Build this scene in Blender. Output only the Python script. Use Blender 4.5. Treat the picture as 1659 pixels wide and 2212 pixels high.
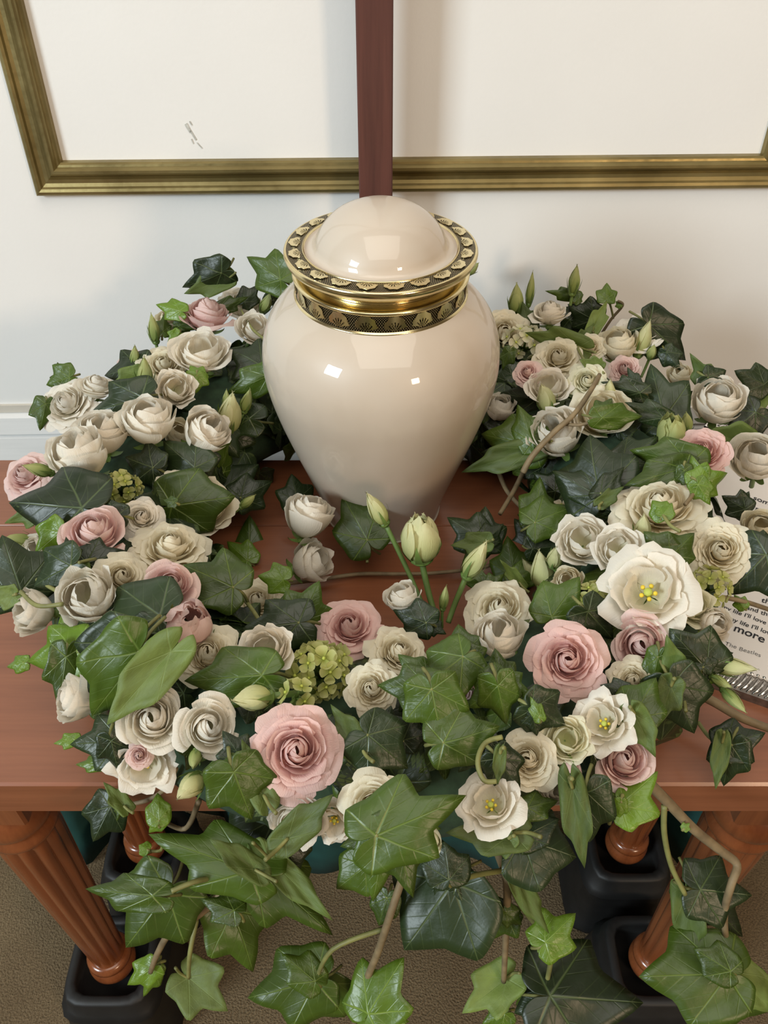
import bpy, math, random
import numpy as np
from mathutils import Vector, Matrix

for o in list(bpy.data.objects):
    bpy.data.objects.remove(o, do_unlink=True)
scene = bpy.context.scene
COL = scene.collection

# ------------------------------------------------------------------ camera
FPX, CX, CY = 1760.0, 829.5, 1106.0
TH = math.radians(43.3)
CAM = Vector((0.0, 0.0, 1.05))
FWD = Vector((0, math.cos(TH), -math.sin(TH)))
UPI = Vector((0, math.sin(TH), math.cos(TH)))
RGT = Vector((1, 0, 0))
cd = bpy.data.cameras.new('camera')
cd.sensor_fit = 'VERTICAL'; cd.sensor_height = 24.0; cd.lens = FPX / 2212 * 24.0
cd.clip_start = 0.02
cam = bpy.data.objects.new('camera', cd); COL.objects.link(cam)
cam.matrix_world = Matrix((RGT, UPI, -FWD)).transposed().to_4x4()
cam.location = CAM
scene.camera = cam

# ------------------------------------------------------------------ light
scene.view_settings.view_transform = 'Standard'
scene.view_settings.look = 'None'
scene.view_settings.gamma = 1.0
scene.view_settings.use_curve_mapping = False
scene.view_settings.exposure = 0.22
world = bpy.data.worlds.new('room_ambient'); scene.world = world
world.use_nodes = True
bg = world.node_tree.nodes['Background']
bg.inputs[0].default_value = (0.66, 0.50, 0.34, 1); bg.inputs[1].default_value = 0.15

def area_light(name, loc, target, sx, sy, power, col):
    l = bpy.data.lights.new(name, 'AREA'); l.shape = 'RECTANGLE'
    l.size = sx; l.size_y = sy; l.energy = power; l.color = col
    o = bpy.data.objects.new(name, l); COL.objects.link(o)
    o.location = loc
    o.rotation_euler = (Vector(target) - Vector(loc)).to_track_quat('-Z', 'Y').to_euler()
    return o
area_light('window_daylight', (-2.2, -1.5, 2.0), (0, .55, .75), .8, .9, 70, (0.82, 0.94, 1.0))
area_light('standing_lamp', (1.25, -1.5, 1.35), (0, .6, .8), .3, .3, 13, (1.0, 0.74, 0.50))
area_light('added_top_light', (.1, -.35, 2.5), (.05, .35, .6), 1.7, 1.7, 21, (1.0, 0.93, 0.83))  # added overhead fill, no known source; brightens flowers and table from above

# ------------------------------------------------------------------ helpers
def ray(px, py):
    return FWD + RGT * ((px - CX) / FPX) - UPI * ((py - CY) / FPX)     # depth 1 per unit
TZ = 0.56                      # table top height
RC, RR, RW, RH = Vector((0, .46, TZ + .022)), .215, .095, .078          # flower ring
def ringq(p):
    rho = math.hypot(p.x - RC.x, p.y - RC.y)
    return ((rho - RR) / RW) ** 2 + ((p.z - RC.z) / RH) ** 2
def at(px, py, z=None, Y=None, depth=None):
    """a point of the place seen at this pixel: on the flower ring, or at a height / distance"""
    d = ray(px, py)
    if depth is not None: t = depth
    elif z is not None: t = (z - CAM.z) / d.z
    elif Y is not None: t = Y / d.y
    else:
        best, t = 1e9, None
        for k in range(400):
            s = .35 + k * .0016
            q = ringq(CAM + d * s)
            if q < 1: t = s; break
            if q < best: best, tb = q, s
        if t is None: t = tb
    return CAM + d * t
def depth_of(p): return (p - CAM).dot(FWD)
def img_basis(p):
    c = (CAM - p).normalized()
    r = (RGT - c * RGT.dot(c)).normalized()
    u = c.cross(r)
    return c, r, u

def link(name, me, mats=None, parent=None, mtx=None):
    o = bpy.data.objects.new(name, me); COL.objects.link(o)
    if mats:
        if not isinstance(mats, (list, tuple)): mats = [mats]
        if len(me.materials) == 0:
            for m in mats: me.materials.append(m)
    if parent: o.parent = parent
    if mtx is not None: o.matrix_local = mtx
    return o
def mesh(name, v, f, smooth=True, uv=None, mi=None):
    me = bpy.data.meshes.new(name)
    me.from_pydata([tuple(map(float, p)) for p in v], [], f)
    if smooth: me.polygons.foreach_set('use_smooth', [True] * len(me.polygons))
    if uv is not None:
        ul = me.uv_layers.new(name='UVMap')
        li = np.empty(len(me.loops), dtype=np.int32); me.loops.foreach_get('vertex_index', li)
        ul.data.foreach_set('uv', np.asarray(uv, dtype=np.float32)[li].ravel())
    if mi is not None: me.polygons.foreach_set('material_index', mi)
    me.update()
    return me
def empty(name, loc=(0, 0, 0), rot=None):
    o = bpy.data.objects.new(name, None); COL.objects.link(o); o.location = loc
    o.empty_display_size = .02
    if rot is not None: o.rotation_euler = rot
    return o
def tag(o, label=None, cat=None, group=None, kind=None):
    if label: o['label'] = label
    if cat: o['category'] = cat
    if group: o['group'] = group
    if kind: o['kind'] = kind
    return o
def grid_faces(nu, nv, closed=False, off=0):
    f = []
    for j in range(nv - 1):
        for i in range(nu if closed else nu - 1):
            a = j * nu + i; b = j * nu + (i + 1) % nu
            f.append((off + a, off + b, off + b + nu, off + a + nu))
    return f
class MB:
    def __init__(s): s.v = []; s.f = []
    def add(s, v, f):
        o = len(s.v); s.v += [tuple(p) for p in v]; s.f += [tuple(i + o for i in q) for q in f]; return s
    def box(s, a, b, M=None):
        v = [Vector((x, y, z)) for z in (a[2], b[2]) for y in (a[1], b[1]) for x in (a[0], b[0])]
        if M: v = [M @ p for p in v]
        return s.add(v, [(0, 2, 3, 1), (4, 5, 7, 6), (0, 1, 5, 4), (2, 6, 7, 3), (0, 4, 6, 2), (1, 3, 7, 5)])
    def lathe(s, prof, n=48, c=(0, 0), flute=None):
        v = []
        for k, (r, z) in enumerate(prof):
            for i in range(n):
                a = 2 * math.pi * i / n
                rr = r if not flute else r * (1 - flute(k, a))
                v.append((c[0] + rr * math.cos(a), c[1] + rr * math.sin(a), z))
        return s.add(v, grid_faces(n, len(prof), True) + [tuple(range(n))[::-1], tuple((len(prof) - 1) * n + i for i in range(n))])
    def tube(s, pts, r0, r1=None, n=7):
        v, f = tube_geo(pts, r0, r1, n); return s.add(v, f)
    def build(s, name, mat, parent=None, smooth=False, mtx=None):
        return link(name, mesh(name, s.v, s.f, smooth), mat, parent, mtx)
def smooth_path(P, k=5):
    P = [Vector(p) for p in P]
    if len(P) < 3: return P
    out = []
    for i in range(len(P) - 1):
        p0, p1, p2, p3 = P[max(i - 1, 0)], P[i], P[i + 1], P[min(i + 2, len(P) - 1)]
        for j in range(k):
            t = j / k
            out.append(.5 * ((2 * p1) + (p2 - p0) * t + (2 * p0 - 5 * p1 + 4 * p2 - p3) * t * t + (3 * p1 - p0 - 3 * p2 + p3) * t ** 3))
    out.append(P[-1]); return out
def tube_geo(P, r0, r1=None, n=7):
    if r1 is None: r1 = r0
    P = [Vector(p) for p in P]; m = len(P); v = []
    t0 = (P[1] - P[0]).normalized()
    nrm = t0.orthogonal().normalized()
    for i in range(m):
        t = (P[min(i + 1, m - 1)] - P[max(i - 1, 0)]).normalized()
        nrm = (nrm - t * nrm.dot(t)).normalized(); b = t.cross(nrm)
        r = r0 + (r1 - r0) * i / (m - 1)
        for k in range(n):
            a = 2 * math.pi * k / n
            v.append(P[i] + nrm * (r * math.cos(a)) + b * (r * math.sin(a)))
    return v, grid_faces(n, m, True) + [tuple(range(n))[::-1], tuple((m - 1) * n + i for i in range(n))]

# ------------------------------------------------------------------ materials
def newmat(name):
    m = bpy.data.materials.new(name); m.use_nodes = True
    nt = m.node_tree; b = nt.nodes['Principled BSDF']
    return m, nt, b
def N(nt, t, **kw):
    n = nt.nodes.new(t)
    for k, v in kw.items():
        if k.startswith('i_'):
            key = k[2:]; key = int(key) if key.isdigit() else key
            n.inputs[key].default_value = v
        else: setattr(n, k, v)
    return n
def ramp(nt, fac, stops):
    r = N(nt, 'ShaderNodeValToRGB'); cr = r.color_ramp
    while len(cr.elements) < len(stops): cr.elements.new(.5)
    for e, (p, c) in zip(cr.elements, stops): e.position = p; e.color = (*c, 1) if len(c) == 3 else c
    nt.links.new(fac, r.inputs[0]); return r.outputs[0]
def noise(nt, scale, detail=3, vec=None, stretch=None, coord='Object'):
    n = N(nt, 'ShaderNodeTexNoise'); n.inputs['Scale'].default_value = scale; n.inputs['Detail'].default_value = detail
    tc = N(nt, 'ShaderNodeTexCoord'); src = tc.outputs[coord]
    if stretch:
        mp = N(nt, 'ShaderNodeMapping'); mp.inputs['Scale'].default_value = stretch
        nt.links.new(src, mp.inputs[0]); src = mp.outputs[0]
    nt.links.new(src, n.inputs['Vector']); return n.outputs['Fac']
def bump(nt, b, h, strength=.2, dist=.002):
    n = N(nt, 'ShaderNodeBump'); n.inputs['Strength'].default_value = strength; n.inputs['Distance'].default_value = dist
    nt.links.new(h, n.inputs['Height']); nt.links.new(n.outputs[0], b.inputs['Normal'])
def simple(name, col, rough=.5, metal=0, var=0, scale=40, coat=0, bmp=0, stretch=None):
    m, nt, b = newmat(name)
    b.inputs['Roughness'].default_value = rough; b.inputs['Metallic'].default_value = metal
    b.inputs['Coat Weight'].default_value = coat; b.inputs['Coat Roughness'].default_value = .08
    f = noise(nt, scale, 4, stretch=stretch)
    lo = tuple(c * (1 - var) for c in col); hi = tuple(min(1, c * (1 + var)) for c in col)
    nt.links.new(ramp(nt, f, [(.3, lo), (.7, hi)]), b.inputs['Base Color'])
    if bmp: bump(nt, b, f, bmp)
    return m
M = {}
def mathn(nt, op, a, b=None, clamp=False):
    n = N(nt, 'ShaderNodeMath', operation=op, use_clamp=clamp)
    for i, x in enumerate((a, b)):
        if x is None: continue
        if isinstance(x, (int, float)): n.inputs[i].default_value = x
        else: nt.links.new(x, n.inputs[i])
    return n.outputs[0]
def mixc(nt, fac, a, b):
    n = N(nt, 'ShaderNodeMix', data_type='RGBA')
    for s, x in ((0, fac), (6, a), (7, b)):
        if isinstance(x, (int, float)): n.inputs[s].default_value = x
        elif isinstance(x, tuple): n.inputs[s].default_value = (*x, 1)
        else: nt.links.new(x, n.inputs[s])
    return n.outputs[2]

def leaf_mat(name, base, vein, rough, vs=1.0, coat=.0):
    """ivy blade: pale radiating veins drawn in the leaf's own flat coordinates"""
    m, nt, b = newmat(name)
    uvn = N(nt, 'ShaderNodeUVMap'); sp = N(nt, 'ShaderNodeSeparateXYZ'); nt.links.new(uvn.outputs[0], sp.inputs[0])
    x, y = sp.outputs[0], sp.outputs[1]
    r = mathn(nt, 'POWER', mathn(nt, 'ADD', mathn(nt, 'MULTIPLY', x, x), mathn(nt, 'MULTIPLY', y, y)), .5)
    phi = mathn(nt, 'ABSOLUTE', mathn(nt, 'ARCTAN2', x, y))
    dmin = None
    for a in (0.0, math.radians(52), math.radians(112)):
        d = mathn(nt, 'ABSOLUTE', mathn(nt, 'SUBTRACT', phi, a))
        dmin = d if dmin is None else mathn(nt, 'MINIMUM', dmin, d)
    v = mathn(nt, 'MULTIPLY', r, mathn(nt, 'SINE', dmin)); u = mathn(nt, 'MULTIPLY', r, mathn(nt, 'COSINE', dmin))
    wid = mathn(nt, 'SUBTRACT', .022, mathn(nt, 'MULTIPLY', r, .016))
    main = mathn(nt, 'SUBTRACT', 1.0, mathn(nt, 'DIVIDE', v, wid), True)
    fr = mathn(nt, 'FRACT', mathn(nt, 'MULTIPLY', mathn(nt, 'SUBTRACT', u, mathn(nt, 'MULTIPLY', v, 1.15)), 5.2))
    sec = mathn(nt, 'SUBTRACT', 1.0, mathn(nt, 'MULTIPLY', mathn(nt, 'ABSOLUTE', mathn(nt, 'SUBTRACT', fr, .5)), 13.0), True)
    fall = mathn(nt, 'SUBTRACT', 1.0, mathn(nt, 'MULTIPLY', v, 3.2), True)
    sec = mathn(nt, 'MULTIPLY', mathn(nt, 'MULTIPLY', sec, fall), .30)
    vm = mathn(nt, 'MULTIPLY', mathn(nt, 'MAXIMUM', main, sec), vs)
    tc = N(nt, 'ShaderNodeTexCoord'); ns = N(nt, 'ShaderNodeTexNoise'); ns.inputs['Scale'].default_value = 3.2; ns.inputs['Detail'].default_value = 4
    nt.links.new(uvn.outputs[0], ns.inputs['Vector'])
    oi = N(nt, 'ShaderNodeObjectInfo')
    k = mathn(nt, 'ADD', mathn(nt, 'MULTIPLY', ns.outputs['Fac'], .7), mathn(nt, 'MULTIPLY', oi.outputs['Random'], .5))
    lo = tuple(c * .6 for c in base); hi = tuple(c * 1.35 for c in base)
    c0 = ramp(nt, k, [(.25, lo), (.95, hi)])
    nt.links.new(mixc(nt, vm, c0, vein), b.inputs['Base Color'])
    b.inputs['Roughness'].default_value = rough
    b.inputs['Coat Weight'].default_value = coat; b.inputs['Coat Roughness'].default_value = .2
    bm_ = mathn(nt, 'ADD', mathn(nt, 'MULTIPLY', vm, -.6), mathn(nt, 'MULTIPLY', ns.outputs['Fac'], 1.2))
    bump(nt, b, bm_, .35, .002)
    return m
LEAF = {}
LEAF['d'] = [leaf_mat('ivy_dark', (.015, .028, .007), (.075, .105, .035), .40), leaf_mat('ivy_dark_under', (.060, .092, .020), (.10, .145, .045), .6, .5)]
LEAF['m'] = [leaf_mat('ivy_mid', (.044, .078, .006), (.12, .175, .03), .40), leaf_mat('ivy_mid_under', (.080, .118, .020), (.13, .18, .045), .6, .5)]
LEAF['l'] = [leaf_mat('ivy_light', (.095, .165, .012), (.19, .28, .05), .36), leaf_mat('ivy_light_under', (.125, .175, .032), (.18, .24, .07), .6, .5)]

def petal_mat(name, base, tip, edge, trans=.34, rough=.55):
    """petal: own colour from foot (v=0) to rim (v=1), thin and a little translucent"""
    m, nt, b = newmat(name)
    uvn = N(nt, 'ShaderNodeUVMap'); sp = N(nt, 'ShaderNodeSeparateXYZ'); nt.links.new(uvn.outputs[0], sp.inputs[0])
    ns = N(nt, 'ShaderNodeTexNoise'); ns.inputs['Scale'].default_value = 5; ns.inputs['Detail'].default_value = 3
    mp = N(nt, 'ShaderNodeMapping'); mp.inputs['Scale'].default_value = (9, .8, 1)
    nt.links.new(uvn.outputs[0], mp.inputs[0]); nt.links.new(mp.outputs[0], ns.inputs['Vector'])
    oi = N(nt, 'ShaderNodeObjectInfo')
    k = mathn(nt, 'ADD', sp.outputs[1], mathn(nt, 'ADD', mathn(nt, 'MULTIPLY', ns.outputs['Fac'], .12), mathn(nt, 'MULTIPLY', oi.outputs['Random'], .08)))
    col = ramp(nt, k, [(.10, base), (.55, tip), (1.0, edge)])
    nt.links.new(col, b.inputs['Base Color'])
    b.inputs['Roughness'].default_value = rough; b.inputs['Specular IOR Level'].default_value = .25
    bump(nt, b, ns.outputs['Fac'], .34, .0016)
    tr = N(nt, 'ShaderNodeBsdfTranslucent'); nt.links.new(col, tr.inputs[0])
    mx = N(nt, 'ShaderNodeMixShader'); mx.inputs[0].default_value = trans
    out = nt.nodes['Material Output']
    nt.links.new(b.outputs[0], mx.inputs[1]); nt.links.new(tr.outputs[0], mx.inputs[2]); nt.links.new(mx.outputs[0], out.inputs[0])
    return m
PET = {
 'cream': petal_mat('petal_cream', (.70, .61, .32), (.83, .74, .52), (.86, .80, .63)),
 'white': petal_mat('petal_white', (.70, .68, .40), (.86, .80, .66), (.89, .84, .74)),
 'ivory': petal_mat('petal_ivory', (.60, .62, .28), (.79, .75, .50), (.82, .79, .60)),
 'pink':  petal_mat('petal_pink', (.74, .37, .35), (.81, .50, .46), (.85, .60, .55)),
 'blush': petal_mat('petal_blush', (.78, .46, .43), (.84, .58, .54), (.86, .66, .61)),
 'lime':  petal_mat('petal_lime', (.36, .41, .07), (.52, .54, .17), (.60, .60, .26)),
 'bud':   petal_mat('petal_bud', (.38, .45, .10), (.60, .62, .27), (.74, .72, .42)),
 'gbud':  petal_mat('petal_green_bud', (.20, .30, .06), (.34, .42, .12), (.52, .55, .23)),
}
M['stem'] = simple('flower_stem', (.12, .19, .045), .5, var=.25, scale=60)
M['calyx'] = simple('calyx', (.14, .22, .05), .5, var=.25, scale=80)
M['vine'] = simple('ivy_stem_bark', (.20, .145, .075), .65, var=.3, scale=90, bmp=.3)
M['vine_green'] = simple('ivy_stem_green', (.19, .19, .06), .55, var=.3, scale=70)
M['stamen'] = simple('stamen', (.75, .55, .04), .6, var=.15, scale=200)
M['pistil'] = simple('pistil', (.45, .5, .08), .6, var=.1, scale=200)
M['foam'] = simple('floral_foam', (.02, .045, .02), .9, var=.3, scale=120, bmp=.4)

# ------------------------------------------------------------------ room shell
def wall_paint():
    m, nt, b = newmat('white_wall_paint')
    f = noise(nt, 5, 4); g = noise(nt, 260, 2)
    c0 = ramp(nt, f, [(.3, (.80, .79, .765)), (.7, (.845, .835, .81))])
    # a few scuffs: short slanted grey smears
    s = noise(nt, 30, 5, stretch=(1.0, 1.0, .35)); s2 = noise(nt, 4.5, 1)
    k = mathn(nt, 'MULTIPLY', ramp(nt, s, [(.70, (0, 0, 0)), (.76, (1, 1, 1))]), ramp(nt, s2, [(.60, (0, 0, 0)), (.68, (1, 1, 1))]))
    nt.links.new(mixc(nt, mathn(nt, 'MULTIPLY', k, .35), c0, (.55, .54, .5)), b.inputs['Base Color'])
    b.inputs['Roughness'].default_value = .6
    bump(nt, b, g, .12, .001); return m
M['wall'] = wall_paint()
M['board'] = simple('white_board_paint', (.80, .79, .77), .45, var=.03, scale=12, stretch=(1, 1, 20))
M['seam'] = simple('beige_strip', (.60, .55, .47), .6, var=.05, scale=20)  # beige tone of the thin strip above the boards
M['scuff'] = simple('grey_scuff', (.50, .50, .46), .8, var=.2, scale=300)

PSI, LEAN = math.radians(1.5), math.radians(3.4)
WM = Matrix.Translation((0, .80, .9)) @ Matrix.Rotation(PSI, 4, 'Z') @ Matrix.Rotation(-LEAN, 4, 'X')
WI = WM.inverted()
def on_wall(px, py, off=0.0):
    o = WI @ CAM; d = WI.to_3x3() @ ray(px, py)
    t = (off - o.y) / d.y; p = o + d * t
    return p.x, p.z
wall = MB().box((-2.2, 0, -.93), (2.2, .12, 1.7)).build('wall_back', M['wall'])
wall.matrix_world = WM; tag(wall, kind='structure')
xs, zs = on_wall(40, 880); zt = on_wall(40, 872)[1]; zb = on_wall(40, 887)[1]
st = MB().box((-2.2, -.004, zb), (2.2, .0, zt)).build('trim_1', M['seam']); st.matrix_world = WM; tag(st, kind='structure')
z = zb
k = 0
while z > -.72:
    h = (.028, .055, .036, .06)[k % 4]; k += 1
    v = [(-2.2, 0, z), (2.2, 0, z), (-2.2, -.010, z - .004), (2.2, -.010, z - .004), (-2.2, -.012, z - h + .003), (2.2, -.012, z - h + .003), (-2.2, 0, z - h), (2.2, 0, z - h)]
    b_ = link('board', mesh('board', v, [(0, 1, 3, 2), (2, 3, 5, 4), (4, 5, 7, 6)], False), M['board'], wall)
    z -= h
# scuff on the white panel
sc = MB()
for (x0, y0, x1, y1, w) in ((400, 268, 412, 285, 5), (410, 282, 424, 302, 3), (413, 300, 418, 310, 2), (425, 308, 437, 320, 1.6), (409, 262, 415, 270, 2)):
    a = on_wall(x0, y0); b_ = on_wall(x1, y1); w *= .00045
    d = Vector((b_[0] - a[0], b_[1] - a[1])).normalized(); nn = Vector((-d.y, d.x)) * w
    sc.add([(a[0] - nn.x * .3, -.0006, a[1] - nn.y * .3), (a[0] + nn.x, -.0006, a[1] + nn.y), (b_[0] + nn.x * .5, -.0006, b_[1] + nn.y * .5), (b_[0] - nn.x * .6, -.0006, b_[1] - nn.y * .6)], [(0, 3, 2, 1)])
scuff = sc.build('scuff_mark', M['scuff'], wall)

# gilded moulding on the wall
def gilt():
    m, nt, b = newmat('aged_gilt')
    f = noise(nt, 18, 5); g = noise(nt, 150, 3)
    nt.links.new(ramp(nt, f, [(.3, (.19, .145, .055)), (.75, (.34, .27, .115))]), b.inputs['Base Color'])
    b.inputs['Metallic'].default_value = .75
    nt.links.new(ramp(nt, g, [(.3, (.34,) * 3), (.8, (.5,) * 3)]), b.inputs['Roughness'])
    bump(nt, b, g, .12, .001); return m
M['gilt'] = gilt()
xL, zB = on_wall(84, 418); xR = on_wall(1643, 345)[0] + .0285; zT = 1.3
PROF = [(0, 0), (0, .007), (.0015, .009), (.004, .0095), (.0065, .0085), (.008, .0065), (.011, .0052), (.0145, .0055), (.0175, .0075), (.0195, .0105), (.0215, .0125), (.024, .0125), (.0255, .0105), (.0265, .0085), (.0285, .008), (.030, .006), (.0305, 0)]
fr = empty('gilded_wall_frame'); fr.matrix_world = WM
tag(fr, 'large gilded moulding frame round a plain white panel on the wall', 'frame')
def rail(c0, c1):
    v = []
    for (t, h) in PROF:
        for c in (c0, c1):
            x = c[0] + (t if c[0] == xL else -t); zz = c[1] + (t if c[1] == zB else -t)
            v.append((x, -h, zz))
    f = [(2 * i, 2 * i + 1, 2 * i + 3, 2 * i + 2) for i in range(len(PROF) - 1)]
    o = link('rail', mesh('rail', v, f, False), M['gilt'], fr)
    return o
rail((xL, zB), (xR, zB)); rail((xL, zT), (xL, zB)); rail((xR, zB), (xR, zT)); rail((xR, zT), (xL, zT))

# floor
def carpet():
    m, nt, b = newmat('brown_carpet')
    f = noise(nt, 9, 4); g = noise(nt, 420, 3)
    c0 = ramp(nt, f, [(.3, (.165, .115, .065)), (.7, (.225, .165, .095))])
    c1 = ramp(nt, g, [(.25, (.55, .55, .55)), (.75, (1.15, 1.15, 1.15))])
    mm = N(nt, 'ShaderNodeMix', data_type='RGBA', blend_type='MULTIPLY'); mm.inputs[0].default_value = 1
    nt.links.new(c0, mm.inputs[6]); nt.links.new(c1, mm.inputs[7]); nt.links.new(mm.outputs[2], b.inputs['Base Color'])
    b.inputs['Roughness'].default_value = .95; b.inputs['Specular IOR Level'].default_value = .1
    bump(nt, b, g, .8, .004); return m
fl = MB().box((-2.2, -2.2, -.05), (2.2, 1.0, 0)).build('floor', carpet()); tag(fl, kind='structure')

# ------------------------------------------------------------------ wooden post behind the urn
def wood(name, lo, hi, rough, coat, stretch, scale=6, bs=.06, mid=None):
    m, nt, b = newmat(name)
    f = noise(nt, scale, 6, stretch=stretch); g = noise(nt, scale * 5, 4, stretch=stretch)
    k = mathn(nt, 'ADD', mathn(nt, 'MULTIPLY', f, .7), mathn(nt, 'MULTIPLY', g, .3))
    nt.links.new(ramp(nt, k, [(.32, lo), (.68, hi)]), b.inputs['Base Color'])
    b.inputs['Roughness'].default_value = rough; b.inputs['Coat Weight'].default_value = coat; b.inputs['Coat Roughness'].default_value = .18
    bump(nt, b, g, bs, .001); return m
M['post'] = wood('dark_red_brown_wood', (.070, .022, .016), (.125, .042, .030), .5, .1, (14, 14, .7))
def bevel_box(a, b, w):
    """box with its long edges chamfered"""
    x0, y0, z0 = a; x1, y1, z1 = b
    ring = [(x0 + w, y0), (x1 - w, y0), (x1, y0 + w), (x1, y1 - w), (x1 - w, y1), (x0 + w, y1), (x0, y1 - w), (x0, y0 + w)]
    v = [(x, y, z0) for x, y in ring] + [(x, y, z1) for x, y in ring]
    return v, [(i, (i + 1) % 8, (i + 1) % 8 + 8, i + 8) for i in range(8)] + [tuple(range(8))[::-1], tuple(range(8, 16))]
po = empty('wooden_post', (0, 0, 0)); po.matrix_world = WM
xa = (on_wall(764, 0, -.055)[0] + on_wall(779, 425, -.055)[0]) / 2; xb = (on_wall(847, 0, -.055)[0] + on_wall(850.5, 425, -.055)[0]) / 2
v, f = bevel_box((xa, -.055, -.84), (xb, -.035, .95), .0012)
link('upright', mesh('upright', v, f, False), M['post'], po)
v, f = bevel_box((xa - .09, -.085, -.89), (xb + .09, -.012, -.84), .004)
link('foot', mesh('foot', v, f, False), M['post'], po)
tag(po, 'narrow dark red-brown wooden upright standing between urn and wall', 'post')

# ------------------------------------------------------------------ table
M['table_top'] = wood('table_top_wood', (.20, .066, .028), (.29, .102, .045), .34, .35, (.8, 16, 16), 5, .05)
M['table_leg'] = wood('turned_leg_wood', (.16, .045, .015), (.26, .08, .026), .24, .45, (14, 14, .8), 6, .05)
M['black_plastic'] = simple('black_rubber', (.010, .0095, .009), .55, var=.2, scale=60)
tab = empty('low_table', (0, .43, 0)); tag(tab, 'reddish-brown wooden table with turned reeded legs under the wreath', 'table')
TI = Matrix.Translation((0, -.43, 0))
TY0, TY1, TX, TT = .2626, .592, .45, .0356
ys = [TY0, .503, TY1]
for i in range(len(ys) - 1):
    g = .00035
    y0, y1 = ys[i] + (g if i else 0), ys[i + 1] - g
    w = .0018
    v = [(-TX, y0, TZ - TT), (-TX, y1, TZ - TT), (-TX, y1, TZ - w * .5), (-TX, y1 - w * .4, TZ), (-TX, y0 + (w if i == 0 else w * .4), TZ), (-TX, y0, TZ - (w if i == 0 else w * .5))]
    v += [(TX, p[1], p[2]) for p in v]
    link('top_board', mesh('top_board', v, [(j, (j + 1) % 6, (j + 1) % 6 + 6, j + 6) for j in range(6)][::1] + [tuple(range(6))[::-1], tuple(range(6, 12))], False), M['table_top'], tab, TI)
ap = MB().box((-.262, .287, TZ - TT - .045), (.262, .300, TZ - TT))
def leg_mesh():
    mb = MB()
    v, f = bevel_box((-.028, -.028, .478), (.028, .028, TZ - TT), .002); mb.add(v, f)
    pr = [(.020, .480), (.021, .474), (.0245, .470), (.0285, .464), (.0305, .457), (.0300, .450), (.0275, .444), (.0255, .441), (.0265, .438), (.0285, .434), (.0285, .430), (.0265, .426), (.0248, .423)]
    mb.lathe(pr, 40)
    pr = [(.0248, .424), (.0262, .418), (.0262, .40)] + [(.0262 - .0088 * t, .40 - .258 * t) for t in np.linspace(0, 1, 8)] + [(.0172, .138)]
    mb.lathe(pr, 96, flute=lambda k, a: .13 * (1 - abs(math.sin(6 * a))) ** 1.0 if 1 <= k <= 9 else 0)
    pr = [(.0172, .1385), (.0205, .137), (.0225, .133), (.0225, .129), (.0205, .126), (.0215, .1235), (.0238, .119), (.0238, .113), (.0215, .106), (.0175, .100), (.012, .097)]
    mb.lathe(pr, 40)
    return mesh('leg', mb.v, mb.f, True)
lm_ = leg_mesh(); lm_.materials.append(M['table_leg'])
try: lm_.set_sharp_from_angle(angle=math.radians(40))
except Exception: pass
LEGS = [(-.287, .303), (.283, .303), (-.278, .428), (.283, .428)]
for (x, y) in LEGS:
    o = link('leg', lm_, None, tab, TI @ Matrix.Translation((x, y, 0)))
def riser_mesh():
    v = []; f = []
    lv = [(.0605, 0), (.0605, .006), (.058, .012), (.051, .082), (.053, .086), (.048, .090), (.045, .112), (.043, .115), (.036, .115), (.034, .112), (.033, .096)]
    n = 32
    for (h, z) in lv:
        for i in range(n):
            a = 2 * math.pi * i / n; c, s = math.cos(a), math.sin(a)
            p = 5.0; rr = h / (abs(c) ** p + abs(s) ** p) ** (1 / p)
            v.append((rr * c, rr * s, z))
    f = grid_faces(n, len(lv), True) + [tuple(range(n))[::-1], tuple((len(lv) - 1) * n + i for i in range(n))]
    return mesh('riser', v, f, True)
rm_ = riser_mesh(); rm_.materials.append(M['black_plastic'])
RL = ['black table riser under the front left reeded leg', 'black table riser under the front right reeded leg',
      'black table riser under the second leg on the left', 'black table riser under the second leg on the right']
for (x, y), lb in zip(LEGS[:6], RL):
    o = link('table_riser', rm_, None); o.location = (x, y, 0)
    tag(o, lb, 'riser', 'black risers under the table legs')

# dark green cloth behind the table legs
M['green'] = simple('dark_green_fabric', (.010, .062, .056), .8, var=.25, scale=25)
nx, nz = 121, 14; v = []
for j in range(nz):
    t = j / (nz - 1)
    for i in range(nx):
        x = -.44 + .88 * i / (nx - 1)
        a = .018 * math.sin(x * 24 + .6) + .008 * math.sin(x * 53 + 2)
        hem = .010 + .012 * math.sin(x * 24 + 2.2) + .008 * math.sin(x * 61)
        rs = min(max((min(abs(x + .28), abs(x - .283)) - .066) / .03, 0), 1)
        v.append((x, .512 - .055 * t * rs + a * (.4 + .6 * t) * (.3 + .7 * rs), (TZ - TT - .002) * (1 - t) + max(hem, .002) * t))
gc = link('green_cloth', mesh('green_cloth', v, grid_faces(nx, nz)), M['green'])
sm = gc.modifiers.new('thickness', 'SOLIDIFY'); sm.thickness = .002
tag(gc, 'dark green cloth hanging in folds under the table to the carpet', 'cloth')

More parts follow.
